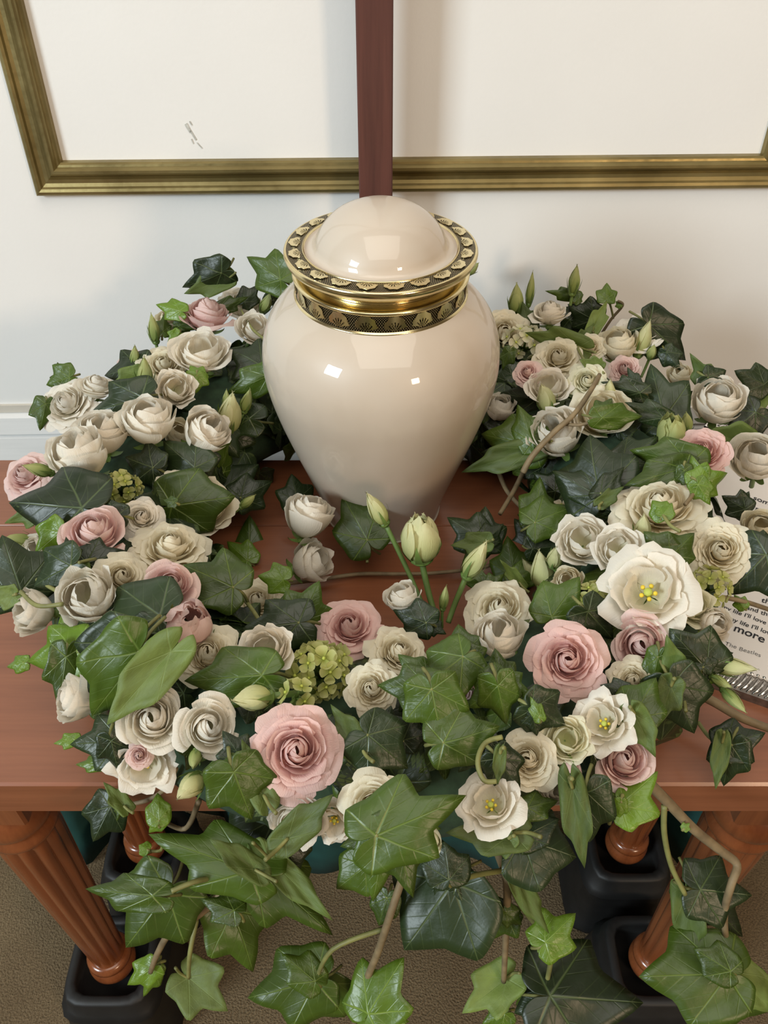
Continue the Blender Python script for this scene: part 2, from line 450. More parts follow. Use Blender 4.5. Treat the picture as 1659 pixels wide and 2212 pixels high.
# ------------------------------------------------------------------ urn
def urn_mat():
    m, nt, b = newmat('pearl_enamel')
    f = noise(nt, 9, 3); g = noise(nt, 24, 4, stretch=(1, 1, .4)); h = noise(nt, 900, 2)
    k = mathn(nt, 'ADD', mathn(nt, 'MULTIPLY', f, .65), mathn(nt, 'MULTIPLY', g, .35))
    nt.links.new(ramp(nt, k, [(.32, (.52, .425, .325)), (.5, (.57, .48, .385)), (.7, (.565, .505, .42))]), b.inputs['Base Color'])
    b.inputs['Roughness'].default_value = .45; b.inputs['Metallic'].default_value = .0
    b.inputs['Coat Weight'].default_value = .7; b.inputs['Coat Roughness'].default_value = .03
    return m
M['urn'] = urn_mat()
def brass():
    m, nt, b = newmat('polished_brass')
    f = noise(nt, 60, 4)
    nt.links.new(ramp(nt, f, [(.3, (.72, .58, .30)), (.7, (.84, .73, .44))]), b.inputs['Base Color'])
    b.inputs['Metallic'].default_value = 1; b.inputs['Roughness'].default_value = .2; bump(nt, b, f, .05, .0005); return m
M['brass'] = brass()
def hatch():
    m, nt, b = newmat('engraved_hatching')
    uvn = N(nt, 'ShaderNodeUVMap'); sp = N(nt, 'ShaderNodeSeparateXYZ'); nt.links.new(uvn.outputs[0], sp.inputs[0])
    l = None
    for s in (1, -1):
        k = mathn(nt, 'FRACT', mathn(nt, 'ADD', mathn(nt, 'MULTIPLY', sp.outputs[0], 8.0), mathn(nt, 'MULTIPLY', sp.outputs[1], 6.0 * s)))
        k = mathn(nt, 'GREATER_THAN', mathn(nt, 'ABSOLUTE', mathn(nt, 'SUBTRACT', k, .5)), .27)
        l = k if l is None else mathn(nt, 'MULTIPLY', l, k)
    nt.links.new(mixc(nt, l, (.018, .014, .009), (.60, .49, .26)), b.inputs['Base Color'])
    b.inputs['Metallic'].default_value = .85; b.inputs['Roughness'].default_value = .35
    bump(nt, b, l, .5, .0006); return m
M['hatch'] = hatch()
UA = Vector((0.0, .531, TZ))
UA.x = (823 - CX) / FPX * .6
urn = empty('cremation_urn', UA)
tag(urn, 'pearl cream urn with engraved brass collar and domed lid', 'urn')
def lathe_obj(name, prof, mat, parent, n=96, uvn_=None, caps=False):
    v = []; uv = []; m_ = len(prof)
    for j, (r, z) in enumerate(prof):
        for i in range(n + 1):
            a = 2 * math.pi * i / n
            v.append((r * math.cos(a), r * math.sin(a), z)); uv.append((i / n * (uvn_ or 1), j / (m_ - 1)))
    return link(name, mesh(name, v, grid_faces(n + 1, m_), True, uv), mat, parent)
def spl(P, k=6):
    return [(p.x, p.y) for p in smooth_path([Vector((a, b, 0)) for a, b in P], k)]
body = spl([(.0, .0), (.047, .0), (.0505, .0025), (.0515, .008), (.056, .026), (.0635, .050), (.0725, .078), (.0815, .108), (.0875, .134), (.0893, .152), (.0875, .170), (.0810, .187), (.0705, .200), (.0612, .2075), (.0595, .210)])
lathe_obj('body', body, M['urn'], urn)
cb, ct = .2065, .2235
col_ = lathe_obj('collar', spl([(.058, cb - .001), (.0612, cb - .0006), (.0620, cb + .0006), (.0612, cb + .0016), (.0608, cb + .002)], 3), M['brass'], urn)
lathe_obj('hatched_band', [(.0606, cb + .0015), (.0604, cb + .006), (.0602, cb + .011), (.0600, ct - .003)], M['hatch'], col_, uvn_=28)
lathe_obj('bead', spl([(.0600, ct - .0034), (.0616, ct - .0028), (.0622, ct - .0012), (.0612, ct), (.0585, ct + .0006), (.053, ct + .0006), (.0522, ct + .001), (.0520, .2315)], 3), M['brass'], col_)
rz = .2400
lid = lathe_obj('lid_rim', spl([(.052, .2300), (.060, .2305), (.0640, .2325), (.0662, .2355), (.0668, .2380), (.0660, .2398), (.0646, rz)], 4), M['brass'], urn)
lathe_obj('hatched_ring', [(.0648, rz), (.062, rz + .0002), (.058, rz + .0004), (.0540, rz + .0004)], M['hatch'], lid, uvn_=30)
lathe_obj('inner_bead', spl([(.0543, rz + .0002), (.0538, rz + .0012), (.0528, rz + .0008), (.0522, rz)], 3), M['brass'], lid)
dome = spl([(.0525, rz + .0002), (.0500, rz - .0004), (.0472, rz + .0006), (.0455, rz + .0030), (.0435, rz + .0075), (.0390, rz + .0140), (.0312, rz + .0212), (.0200, rz + .0268), (.0090, rz + .0295), (.0, rz + .0300)], 6)
lathe_obj('lid_dome', dome, M['urn'], urn)
def motif(nl=6):
    """engraved leaf: a scalloped fan with cut slits, in (across -1..1, up 0..1)"""
    P = []; F = []
    k = 24
    def pt(a, r): return (math.sin(a) * r * 1.0, .04 + math.cos(a) * r * .93)
    A = [(-1.28 + 2.56 * i / k) for i in range(k + 1)]
    for i, a in enumerate(A):                       # crown band
        sc_ = 1 - .09 * abs(math.sin((i / k) * math.pi * 4.5 + math.pi / 2)) - .10 * (abs(a) / 1.28) ** 2
        P += [pt(a, .58), pt(a, .86 * sc_ + .06), pt(a, sc_)]
    for i in range(k): F += [(3 * i, 3 * i + 3, 3 * i + 4, 3 * i + 1), (3 * i + 1, 3 * i + 4, 3 * i + 5, 3 * i + 2)]
    for l in range(nl):                             # blades between the slits
        a0 = -1.28 + 2.56 * (l + .15) / nl; a1 = -1.28 + 2.56 * (l + .85) / nl; am = (a0 + a1) / 2
        o = len(P); w = (a1 - a0) / 2
        P += [pt(am - w * .6, .10), pt(am + w * .6, .10), pt(am + w * .62, .38), pt(am + w, .60), pt(am - w, .60), pt(am - w * .62, .38)]
        F += [(o, o + 1, o + 2, o + 5), (o + 5, o + 2, o + 3, o + 4)]
    return P, F
MP, MF = motif()
def curved_motif(name, fn, parent, n):
    v = [fn(x, y) for x, y in MP]
    me = mesh(name, v, MF, False); me.materials.append(M['brass'])
    for i in range(n):
        o = link(name, me, None, parent, Matrix.Rotation(2 * math.pi * (i + .5) / n, 4, 'Z'))
        s_ = o.modifiers.new('t', 'SOLIDIFY'); s_.thickness = .0003
def f_ring(x, y):
    r = .0546 + y * .0098; a = x * .5 * (2 * math.pi / 21) * .98
    return (r * math.sin(a), -r * math.cos(a), rz + .0008)
curved_motif('leaf_motif', f_ring, lid, 21)
def f_col(x, y):
    r = .0612; a = x * .5 * (2 * math.pi / 20) * .98
    return (r * math.sin(a), -r * math.cos(a), cb + .0018 + y * .0134)
curved_motif('leaf_motif', f_col, col_, 20)

# ------------------------------------------------------------------ framed verse on the right
M['paper'] = simple('white_paper', (.80, .77, .74), .7, var=.02, scale=30)
M['ink'] = simple('black_ink', (.006, .006, .010), .6, var=.1, scale=30)
M['pencil'] = simple('grey_pencil', (.12, .12, .12), .6, var=.1, scale=30)
M['silver'] = simple('silver_filigree', (.78, .77, .75), .22, metal=1, var=.12, scale=200, bmp=.3)
M['silver_dark'] = simple('tarnished_silver', (.24, .22, .20), .4, metal=.9, var=.3, scale=200)
CZ = TZ + .012
p0 = at(1537, 1462, z=CZ); p1 = at(1659, 1505, z=CZ)
ang = math.atan2(p1.y - p0.y, p1.x - p0.x)
p0 = p0 - (p1 - p0).normalized() * .056
card = empty('framed_verse', (p0.x, p0.y, TZ), (0, 0, ang))
tag(card, 'handwritten verse in a silver filigree frame lying on the table at right', 'picture frame')
CW, CH, BW = .284, .315, .021
CI = (Matrix.Translation(p0.to_2d().to_3d() + Vector((0, 0, TZ))) @ Matrix.Rotation(ang, 4, 'Z')).inverted()
MB().box((BW * .8, BW * .8, .0), (CW - BW * .8, CH - BW * .8, .0090)).build('paper', M['paper'], card)
def filigree_rail(L, Mx):
    mb = MB(); mb.box((0, 0, .0), (L, BW, .0075), Mx)
    ro = mb.build('frame_rail', M['silver_dark'], card)
    mb = MB(); n = int(L / .0040)
    for i in range(n):                                # slanted ribs
        x = .001 + i * .0040
        mb.tube([Mx @ Vector((x, .0015, .0078)), Mx @ Vector((x + .004, .0075, .0086)), Mx @ Vector((x + .006, .0145, .0080))], .0010, .0013, 5)
    mb.build('rib_row', M['silver'], ro, True)
    mb = MB(); n = int(L / .0042)
    for i in range(n):                                # bead row
        c = Vector((.002 + i * .0042, BW - .0028, .0078)); ball = []
        for (r, z) in ((.0004, -.0018), (.0016, -.0009), (.0020, .0), (.0016, .0010), (.0004, .0019)):
            ball += [Mx @ (c + Vector((r * math.cos(a * math.pi / 4), r * math.sin(a * math.pi / 4), z))) for a in range(8)]
        mb.add(ball, grid_faces(8, 5, True))
    mb.build('bead_row', M['silver'], ro, True)
filigree_rail(CW, Matrix.Identity(4))
filigree_rail(CH, Matrix.Translation((0, CH, 0)) @ Matrix.Rotation(-math.pi / 2, 4, 'Z'))
filigree_rail(CW, Matrix.Translation((CW, CH, 0)) @ Matrix.Rotation(math.pi, 4, 'Z'))
filigree_rail(CH, Matrix.Translation((CW, 0, 0)) @ Matrix.Rotation(math.pi / 2, 4, 'Z'))
dg = None
def writing(txt, px0, py0, px1, py1, mat, bold=.0):
    """hand lettering from one photo position to another, lying on the paper"""
    a = CI @ at(px0, py0, z=CZ - .0025); b = CI @ at(px1, py1, z=CZ - .0025)
    cu = bpy.data.curves.new('lettering', 'FONT'); cu.body = txt; cu.size = 1; cu.offset = bold; cu.shear = .08
    to = bpy.data.objects.new('tmp', cu); COL.objects.link(to)
    bpy.context.view_layer.update()
    me = bpy.data.meshes.new_from_object(to.evaluated_get(bpy.context.evaluated_depsgraph_get()))
    bpy.data.objects.remove(to); bpy.data.curves.remove(cu)
    co = np.empty(len(me.vertices) * 3); me.vertices.foreach_get('co', co); co = co.reshape(-1, 3)
    w = co[:, 0].max(); d = Vector((b.x - a.x, b.y - a.y, 0)); s = d.length / w
    rnd = np.sin(co[:, 0] * 2.1) * .05 + np.sin(co[:, 0] * 5.3) * .025
    co[:, 1] += rnd
    me.vertices.foreach_set('co', co.ravel())
    me.name = 'lettering'; me.materials.clear(); me.materials.append(mat)
    th = math.atan2(d.y, d.x)
    o = link('lettering', me, None, card, Matrix.Translation((a.x, a.y, .0093)) @ Matrix.Rotation(th, 4, 'Z') @ Matrix.Diagonal((s, s, s, 1)))
    return o
writing('... som', 1606, 1072, 1662, 1090, M['ink'], .012)
writing('. som', 1620, 1098, 1664, 1112, M['ink'], .012)
writing('th', 1644, 1300, 1662, 1306, M['ink'], .012)
writing('and thi', 1612, 1316, 1662, 1331, M['ink'], .012)
writing("my life I'll love y", 1558, 1313, 1668, 1353, M['ink'], .012)
writing("my life I'll lov", 1572, 1338, 1664, 1371, M['ink'], .012)
writing('more', 1583, 1362, 1651, 1387, M['ink'], .016)
writing('The Beatles', 1565, 1393, 1643, 1419, M['pencil'], -.006)

# ------------------------------------------------------------------ flowers
def bez(P, t):
    P = np.asarray(P, float); t = t[..., None]
    return (1 - t) ** 3 * P[0] + 3 * (1 - t) ** 2 * t * P[1] + 3 * (1 - t) * t * t * P[2] + t ** 3 * P[3]
def lerp(a, b, t): return [tuple(x + (y - x) * t for x, y in zip(p, q)) for p, q in zip(a, b)]
ROSE_A = [(.03, .0), (.30, .15), (.25, .72), (.035, .93)]
ROSE_B = [(.05, -.05), (.55, -.02), (.86, .26), (1.06, .32)]
LIS_A = [(.03, .0), (.38, .15), (.46, .8), (.15, 1.15)]
LIS_B = [(.05, .0), (.70, .05), (.85, .70), (1.12, .66)]
BUD_P = [(.04, .0), (.78, .25), (.62, 1.35), (.03, 2.0)]
def petal_verts(rng, P, phi, W, flat, spiral, curl, ruf, twist, nu, nv, point):
    U, V = np.meshgrid(np.linspace(-1, 1, nu), np.linspace(0, 1, nv))
    ve = V * (1 - .17 * np.abs(U) ** 2.6) + point * V ** 4 * (1 - np.abs(U)) * .12
    b = bez(P, np.clip(ve, 0, 1.1)); rho, z = b[..., 0], b[..., 1]
    s = np.clip(ve / .55, 0, 1); s = .30 + .70 * s * s * (3 - 2 * s)
    cc = np.clip((ve - .62) / .38, 0, 1) ** 1.5
    de = U * W * s * (1 - .42 * point * cc)
    rho = rho * (1 + spiral * U * np.clip(V * 1.5, 0, 1))
    c = np.clip((ve - .70) / .30, 0, 1) ** 2
    rho = rho + curl * c * .09 * (1 + 1.3 * U * U); z = z - curl * c * .14 * (1 + 1.8 * U * U)
    ph = rng.uniform(0, 6.28); k = rng.uniform(3.0, 5.5)
    w = ruf * V ** 3 * np.sin(U * k + ph)
    w = w + .45 * ruf * V ** 5 * np.sin(U * 8.5 + 2 * ph)
    z = z + w * .6; rho = rho + w
    rad = rho * (np.cos(de) * (1 - flat) + flat); tan = rho * np.sin(de)
    a = phi + twist * ve
    x = rad * np.cos(a) - tan * np.sin(a); y = rad * np.sin(a) + tan * np.cos(a)
    return np.stack([x, y, z], -1).reshape(-1, 3), np.stack([(U + 1) / 2, V], -1).reshape(-1, 2)
KINDS = {   # (A, B, layers (n, openness, half-angle), flat, curl, ruffle, height, centre z)
 'rose':  (ROSE_A, ROSE_B, [(2, 0, 1.7), (3, .06, 1.3), (3, .14, 1.2), (4, .23, 1.05), (4, .33, 1.0), (5, .45, .88), (5, .58, .84), (5, .72, .80), (5, .86, .76), (5, 1.0, .72)], .42, 1.2, .022, 1.0, .38),
 'rosec': (ROSE_A, ROSE_B, [(2, 0, 1.7), (3, .07, 1.3), (4, .16, 1.1), (4, .26, .98), (5, .37, .82), (6, .49, .70), (6, .61, .66), (6, .74, .62), (6, .87, .60), (6, 1.0, .60)], .35, .9, .03, .85, .33),
 'rosecup': (ROSE_A, ROSE_B, [(2, 0, 1.7), (3, .07, 1.3), (3, .15, 1.2), (3, .24, 1.15), (4, .33, 1.05), (4, .43, 1.0), (4, .54, .95), (3, .68, .85)], .16, 1.1, .015, 1.0, .45),
 'lis':   (LIS_A, LIS_B, [(2, .02, 1.5), (3, .10, 1.25), (3, .19, 1.2), (3, .28, 1.15), (4, .38, 1.0), (4, .50, .95)], .12, .7, .05, .95, .52),
 'liscup': (LIS_A, LIS_B, [(3, .16, 1.2), (3, .30, 1.15), (4, .44, 1.0), (4, .58, .95), (4, .72, .9)], .12, .7, .06, .85, .45),
 'open':  (LIS_A, LIS_B, [(4, .40, 1.05), (4, .66, .95), (5, 1.0, .84)], .15, .8, .07, .85, .38),
}
FLW = []
def frame_at(p, face, spin):
    c, r, u = img_basis(p)
    ax, ay = face; m2 = min(ax * ax + ay * ay, .98)
    n = (c * math.sqrt(1 - m2) + r * ax + u * ay).normalized()
    t = n.orthogonal().normalized(); t = Matrix.Rotation(spin, 3, n) @ t
    b = n.cross(t)
    return Matrix((t, b, n)).transposed().to_4x4(), n
def locate(px, py, lift, z, Y):
    p = at(px, py, z=z, Y=Y)
    d = (CAM - p).normalized()
    return p + d * lift
def add_calyx(parent, r, zb, mat, n=5, L=.7, spread=.62):
    v = []; f = []
    k = 0
    prof = [(.05, -.16), (.13, -.10), (.15, -.02), (.10, .06)]
    mb = MB().lathe([(a * r, (b + zb) * r) for a, b in prof], 12)
    for i in range(n):
        a = 2 * math.pi * i / n
        pts = []
        for t in np.linspace(0, 1, 6):
            rr = (.10 + spread * math.sin(t * 1.5) * .9) * r; zz = (zb - .04 + L * t * t * .9) * r; w = .13 * r * (1 - t) ** .8 * (1 if t > .01 else .7)
            for s in (-1, 0, 1):
                pts.append((rr * math.cos(a) - s * w * math.sin(a), rr * math.sin(a) + s * w * math.cos(a), zz + (abs(s) * .02 * r)))
        mb.add(pts, grid_faces(3, 6))
    return mb.build('calyx', mat, parent, True)
def flower(kind, col, px, py, diam, face, label, lift=.012, z=None, Y=None, seed=None, stem=True, tall=1.0, name=None, group=None, asp=None):
    idx = len(FLW); rng = np.random.default_rng(1000 + (seed if seed is not None else idx))
    p = locate(px, py, lift, z, Y)
    r = diam * (1.10 if diam < 150 else 1.03) / 2 * depth_of(p) / FPX
    fm = math.hypot(*face)
    if kind in ('lis', 'rosecup', 'liscup') and fm > .42: face = tuple(c_ * min(1.22, .93 / fm) for c_ in face)
    R, n = frame_at(p, face, rng.uniform(0, 6.28))
    A, B, layers, flat, curl, ruf, hh, zc = KINDS[kind]
    zc *= tall
    nm = name or ('rose' if kind.startswith('rose') else 'lisianthus')
    root = empty(nm); root.matrix_world = Matrix.Translation(p - n * (zc * hh * r)) @ R
    tag(root, label, 'rose' if nm == 'rose' else 'flower', group or {'pink': 'pink roses in the wreath', 'blush': 'pink roses in the wreath'}.get(col, 'cream roses in the wreath' if nm == 'rose' else 'white lisianthus in the wreath'))
    allv = []
    phi0 = 0
    for li, (nn, o, W) in enumerate(layers):
        phi0 += rng.uniform(.4, 1.0)
        for i in range(nn):
            oo = min(max(o + rng.uniform(-.03, .03), 0), 1.06)
            P = lerp(A, B, oo); P = [(a, b * hh * tall) for a, b in P]
            sp = .13 * (1 - o) + .045
            vv, uv = petal_verts(rng, P, phi0 + 2 * math.pi * i / nn + rng.uniform(-.08, .08), W * rng.uniform(.92, 1.06), flat * o, sp, curl * o ** 1.3 * rng.uniform(.3, 1.5), ruf * rng.uniform(.4, 1.4) * (.4 + o), 0, 11, 9, rng.uniform(.2, 1) * min(1, o * 1.2))
            allv.append((vv, uv))
    rm = max(np.sqrt(np.percentile(v[:, 0] ** 2 + v[:, 1] ** 2, 96)) for v, _ in allv[-5:])
    s = r / rm
    F = grid_faces(11, 9)
    for vv, uv in allv:
        link('petal', mesh('petal', vv * s, F, True, uv), PET[col], root)
    if kind == 'open':
        mb = MB(); mb.tube([(0, 0, .05 * s), (0, 0, .42 * s)], .07 * s, .05 * s, 8); mb.lathe([(.05 * s, .40 * s), (.11 * s, .45 * s), (.10 * s, .50 * s), (.03 * s, .52 * s)], 10)
        mb.build('pistil', M['pistil'], root, True)
        for k in range(5):
            a = k * 1.2566 + .3; ca, sa = math.cos(a), math.sin(a)
            mb = MB(); mb.tube([(.04 * s * ca, .04 * s * sa, .08 * s), (.16 * s * ca, .16 * s * sa, .40 * s)], .012 * s, .012 * s, 5)
            mb.lathe([(.02 * s, .37 * s), (.055 * s, .40 * s), (.055 * s, .46 * s), (.02 * s, .49 * s)], 8, (.17 * s * ca, .17 * s * sa)); mb.build('stamen', M['stamen'], root, True)
    add_calyx(root, s, -.10, M['calyx'], L=.16, spread=.42)
    if stem:
        L = max(.018, .9 * r)
        v, f = tube_geo([(0, 0, -.10 * s), (.04 * s, 0, -.10 * s - L * .5), (.10 * s, .02 * s, -.10 * s - L)], .0022, .0020)
        link('stem', mesh('stem', v, f), M['stem'], root)
    FLW.append(root); return root
def bud(col, px, py, wpx, lpx, face, label, stem_to=None, lift=.02, z=None, Y=None, sepals=True, name='lisianthus_bud', group='lisianthus buds in the wreath', twist=.9, half=False):
    idx = len(FLW); rng = np.random.default_rng(5000 + idx); p = locate(px, py, lift, z, Y); dp = depth_of(p)
    r = wpx / 2 * dp / FPX; m2 = min(math.hypot(*face), .99)
    Lr = lpx * dp / FPX / max(m2, .55)
    R, n = frame_at(p, face, rng.uniform(0, 6.28))
    root = empty(name); root.matrix_world = Matrix.Translation(p - n * (Lr * .5)) @ R
    tag(root, label, 'flower bud', group)
    ks = r / .58; kz = Lr / 2.0
    lay = [(3, .86, 1.35), (4, 1.0, 1.05)] if not half else [(3, .78, 1.35), (4, .95, 1.1), (4, 1.08, .95)]
    for (nn, sc_, W) in lay:
        ph = rng.uniform(0, 6)
        for i in range(nn):
            P = [list(q) for q in BUD_P]; P[3][0] = .03 if not half else .30 * sc_; P[2][0] *= 1.0 if not half else 1.08; P[3][1] = 2.0 if sc_ < .9 else rng.uniform(1.75, 1.95)
            vv, uv = petal_verts(rng, [(a * sc_, b) for a, b in P], ph + 2 * math.pi * i / nn, W, 0, .10, .25 if half else 0, .02 if not half else .06, twist, 7, 9, .6)
            link('petal', mesh('petal', vv * np.array([ks, ks, kz]), grid_faces(7, 9), True, uv), PET[col], root)
    if sepals:
        mb = MB().lathe([(.10 * ks, -.10 * kz), (.30 * ks, -.03 * kz), (.40 * ks, .10 * kz), (.34 * ks, .22 * kz)], 12)
        for i in range(5):
            a = 1.2566 * i; pts = []
            for t in np.linspace(0, 1, 6):
                rr = (.30 + .36 * math.sin(min(t * 2.2, 1.57))) * ks * (1.02 if t < .8 else 1.12); zz = (.02 + 1.15 * t) * kz; w = .15 * ks * (1 - t) ** .7
                for s in (-1, 0, 1): pts.append((rr * math.cos(a) - s * w * math.sin(a), rr * math.sin(a) + s * w * math.cos(a), zz))
            mb.add(pts, grid_faces(3, 6))
        mb.build('calyx', M['calyx'], root, True)
    base = root.matrix_world @ Vector((0, 0, -.05 * kz))
    if stem_to:
        e = CAM + ray(*stem_to) * (dp + .012)
        mid = (base + e) / 2 - n * 0.0 + n * (-.12 * (e - base).length)
        mid = base.lerp(e, .45) - n * (.10 * (e - base).length)
        path = smooth_path([base, mid, e], 6)
    else:
        path = [base, base - n * .014, base - n * .026 - (CAM - p).normalized() * .012]
    inv = root.matrix_world.inverted(); sr = max(.0011, min(.0022, r * .28))
    v, f = tube_geo([inv @ q for q in path], sr, sr * .95)
    link('stem', mesh('stem', v, f), M['stem'], root)
    FLW.append(root); return root
def hydrangea(px, py, diam, label, n=22, lift=.012, col='lime', z=None, size=1.0):
    idx = len(FLW); rng = np.random.default_rng(9000 + idx); p = locate(px, py, lift, z, None); r = diam / 2 * depth_of(p) / FPX
    R, nn = frame_at(p, (0, .35), 0)
    root = empty('hydrangea'); root.matrix_world = Matrix.Translation(p - nn * r * .8) @ R
    tag(root, label, 'flower', 'lime green hydrangea heads in the wreath')
    v = []; f = []; uv = []
    for k in range(4):                                   # a floret of four round sepals
        a = k * math.pi / 2 + .2
        U, V = np.meshgrid(np.linspace(-1, 1, 5), np.linspace(0, 1, 5))
        rad = .08 + .92 * V; w = .62 * np.sin(np.clip(V * 1.35 + .12, 0, 1.57)) * (1 - .35 * V ** 4)
        x = rad * (1 - .16 * U * U * V); y = U * w; zz = .22 * V * V + .10 * U * U + (.05 if k % 2 else 0)
        off = len(v)
        for i in range(25):
            X, Y_, Z_ = x.flat[i], y.flat[i], zz.flat[i]
            v.append((X * math.cos(a) - Y_ * math.sin(a), X * math.sin(a) + Y_ * math.cos(a), Z_)); uv.append(((U.flat[i] + 1) / 2, V.flat[i]))
        f += grid_faces(5, 5, off=off)
    me = mesh('floret', v, f, True, uv); me.materials.append(PET[col])
    eye = MB().lathe([(.02, .02), (.13, .06), (.15, .15), (.08, .24), (.01, .26)], 8); em = mesh('eye', eye.v, eye.f); em.materials.append(M['pistil'])
    for k in range(n):
        t = (k + .5) / n; th = math.acos(1 - 1.25 * t); ph = k * 2.39996
        d = Vector((math.sin(th) * math.cos(ph), math.sin(th) * math.sin(ph), math.cos(th)))
        c = d * r * rng.uniform(.82, 1.0) + Vector((0, 0, r * .25))
        s = r * rng.uniform(.34, .46) * size
        q = (d + Vector(rng.uniform(-.3, .3, 3))).to_track_quat('Z', 'Y').to_matrix().to_4x4() @ Matrix.Rotation(rng.uniform(0, 6), 4, 'Z')
        o = link('floret', me, None, root, Matrix.Translation(c) @ q @ Matrix.Scale(s, 4)); link('eye', em, None, o)
        if k % 3 == 0: pass
    mb = MB()
    for k in range(0, n, 2):
        t = (k + .5) / n; th = math.acos(1 - 1.25 * t); ph = k * 2.39996
        mb.tube([(0, 0, -.3 * r), Vector((math.sin(th) * math.cos(ph), math.sin(th) * math.sin(ph), math.cos(th) + .2)) * r * .85], .0012, .0008, 5)
    mb.tube([(0, 0, -.2 * r), (0, 0, -.2 * r - .02)], .0025, .0025, 7)
    mb.build('stalks', M['stem'], root, True)
    FLW.append(root); return root

# ------------------------------------------------------------------ ivy
def leaf_outline(lobed, rng, n=57):
    j = lambda a, s=.05: a * (1 + rng.uniform(-s, s))
    sgn = []
    for side in (-1, 1):
        pk = [(0, 1.0), (j(52), j(.80)), (j(112), j(.54)), (176, .12)]
        vl = [(j(27), .60 + .16 * (1 - lobed)), (j(84), .50 + .14 * (1 - lobed)), (j(146), .36)]
        sgn.append((pk, vl))
    A = np.linspace(-176, 176, n); Rr = []
    for a in A:
        pk, vl = sgn[0 if a < 0 else 1]; b = abs(a)
        for k in range(3):
            a0, r0 = pk[k]; av, rv = vl[k]; a1, r1 = pk[k + 1]
            if b <= av or (k == 2 and b <= av):
                t = (b - a0) / (av - a0); f = 1 - (1 - t) ** 1.4; Rr.append(r0 + (rv - r0) * f); break
            if b <= a1 + 1e-6:
                t = (a1 - b) / (a1 - av); t = min(max(t, 0), 1); f = 1 - (1 - t) ** 1.4; Rr.append(r1 + (rv - r1) * f); break
        else: Rr.append(.12)
    return np.radians(A), np.array(Rr)
def leaf_mesh(L, rng, lobed=.8, w=1.0, fold=.2, bend=.25, wave=.04, mats=None):
    A, Rr = leaf_outline(lobed, rng); n = len(A); nr = 7; nrm = []
    fx, fy = [0.0], [0.0]
    for k in range(1, nr):
        t = k / (nr - 1)
        fx += list(np.sin(A) * Rr * t); fy += list(np.cos(A) * Rr * t)
    fx = np.array(fx); fy = np.array(fy); uv = np.stack([fx, fy], -1)
    x = fx * w; y = fy.copy(); rr = np.hypot(fx, fy); ph = rng.uniform(0, 6.28)
    z = -np.abs(x) * math.sin(fold) + wave * np.sin(4.2 * np.arctan2(fx, fy) + ph) * rr ** 1.4 + wave * .5 * np.sin(9 * fx + 7 * fy + ph)
    z += .045 * np.exp(-(np.abs(x) / .10) ** 2) * 0 
    x = x * math.cos(fold)
    kb = bend if abs(bend) > 1e-3 else 1e-3
    y2 = np.sin(kb * y) / kb; z = z * np.cos(kb * y) - (1 - np.cos(kb * y)) / kb
    top = np.stack([x, y2, z], -1) * L; bot = top - np.array([0, 0, .0007])
    nv = len(top); f = []
    for i in range(n - 1): f.append((0, 1 + i + 1, 1 + i))
    for k in range(nr - 2):
        for i in range(n - 1):
            a = 1 + k * n + i; f.append((a, a + 1, a + 1 + n, a + n))
    ft = f; fb = [tuple(nv + i for i in q[::-1]) for q in f]
    rim = [0] + [1 + k * n for k in range(nr - 1)] + [1 + (nr - 2) * n + i for i in range(1, n)] + [1 + k * n + n - 1 for k in range(nr - 3, -1, -1)]
    fr_ = [(rim[i], rim[(i + 1) % len(rim)], rim[(i + 1) % len(rim)] + nv, rim[i] + nv) for i in range(len(rim))]
    me = mesh('leaf', np.concatenate([top, bot]), ft + fb + fr_, True, np.concatenate([uv, uv]), [0] * len(ft) + [1] * len(fb) + [1] * len(fr_))
    for m in mats: me.materials.append(m)
    return me
# orientation check: make the upper side face +Z
SPRIG = {}; NLEAF = [0]
def sprig(key, label, name='ivy_sprig', group='ivy sprigs in the wreath'):
    o = empty(name); tag(o, label, 'ivy', group); SPRIG[key] = o; o['_set'] = 0
    return o
def place_root(o, p):
    if o.get('_set', 0) == 0: o.location = p; o['_set'] = 1; bpy.context.view_layer.update() if False else None
def leaf(key, bx, by, tx, ty, col='m', w=1.0, fold=.22, bend=.3, flip=False, lift=.02, roll=0, tipd=None, z=None, Y=None, lobed=.8, wave=.04, petiole=True):
    NLEAF[0] += 1; rng = np.random.default_rng(300 + NLEAF[0]); root = SPRIG[key]
    mx, my = (bx + tx) / 2, (by + ty) / 2
    p = locate(mx, my, lift, z, Y); dp = depth_of(p)
    Lpx = math.hypot(tx - bx, ty - by)
    td = (tipd if tipd is not None else rng.uniform(-.12, .25)) * Lpx * dp / FPX
    B = CAM + ray(bx, by) * (dp - td / 2); T = CAM + ray(tx, ty) * (dp + td / 2)
    d = T - B; L = d.length; d.normalize(); c = (CAM - (B + T) / 2).normalized()
    n = (c - d * c.dot(d)).normalized()
    n = Matrix.Rotation(math.radians(roll + rng.uniform(-12, 12)), 3, d) @ n
    if flip: n = -n
    xx = d.cross(n)
    R = Matrix((xx, d, n)).transposed().to_4x4()
    place_root(root, B)
    Lc = L / (1 - bend * bend / 8)
    me = leaf_mesh(Lc, rng, lobed, w, fold * rng.uniform(.7, 1.3), bend * rng.uniform(.7, 1.2), wave, LEAF[col])
    W = Matrix.Translation(B - root.location) @ R
    o = link('leaf', me, None, root, W)
    if petiole:
        pl = min(.45 * L, .022)
        back = -1 if not flip else 1
        back = -1; pts = [Vector((0, .02 * L, -.0008)), Vector((0, -pl * .4, back * pl * .35)), Vector((rng.uniform(-.2, .2) * pl, -pl * .7, back * pl * .95))]
        v, f = tube_geo(smooth_path(pts, 4), .0009, .0011, 6)
        link('petiole', mesh('petiole', v, f), M['vine_green'], o)
    return o
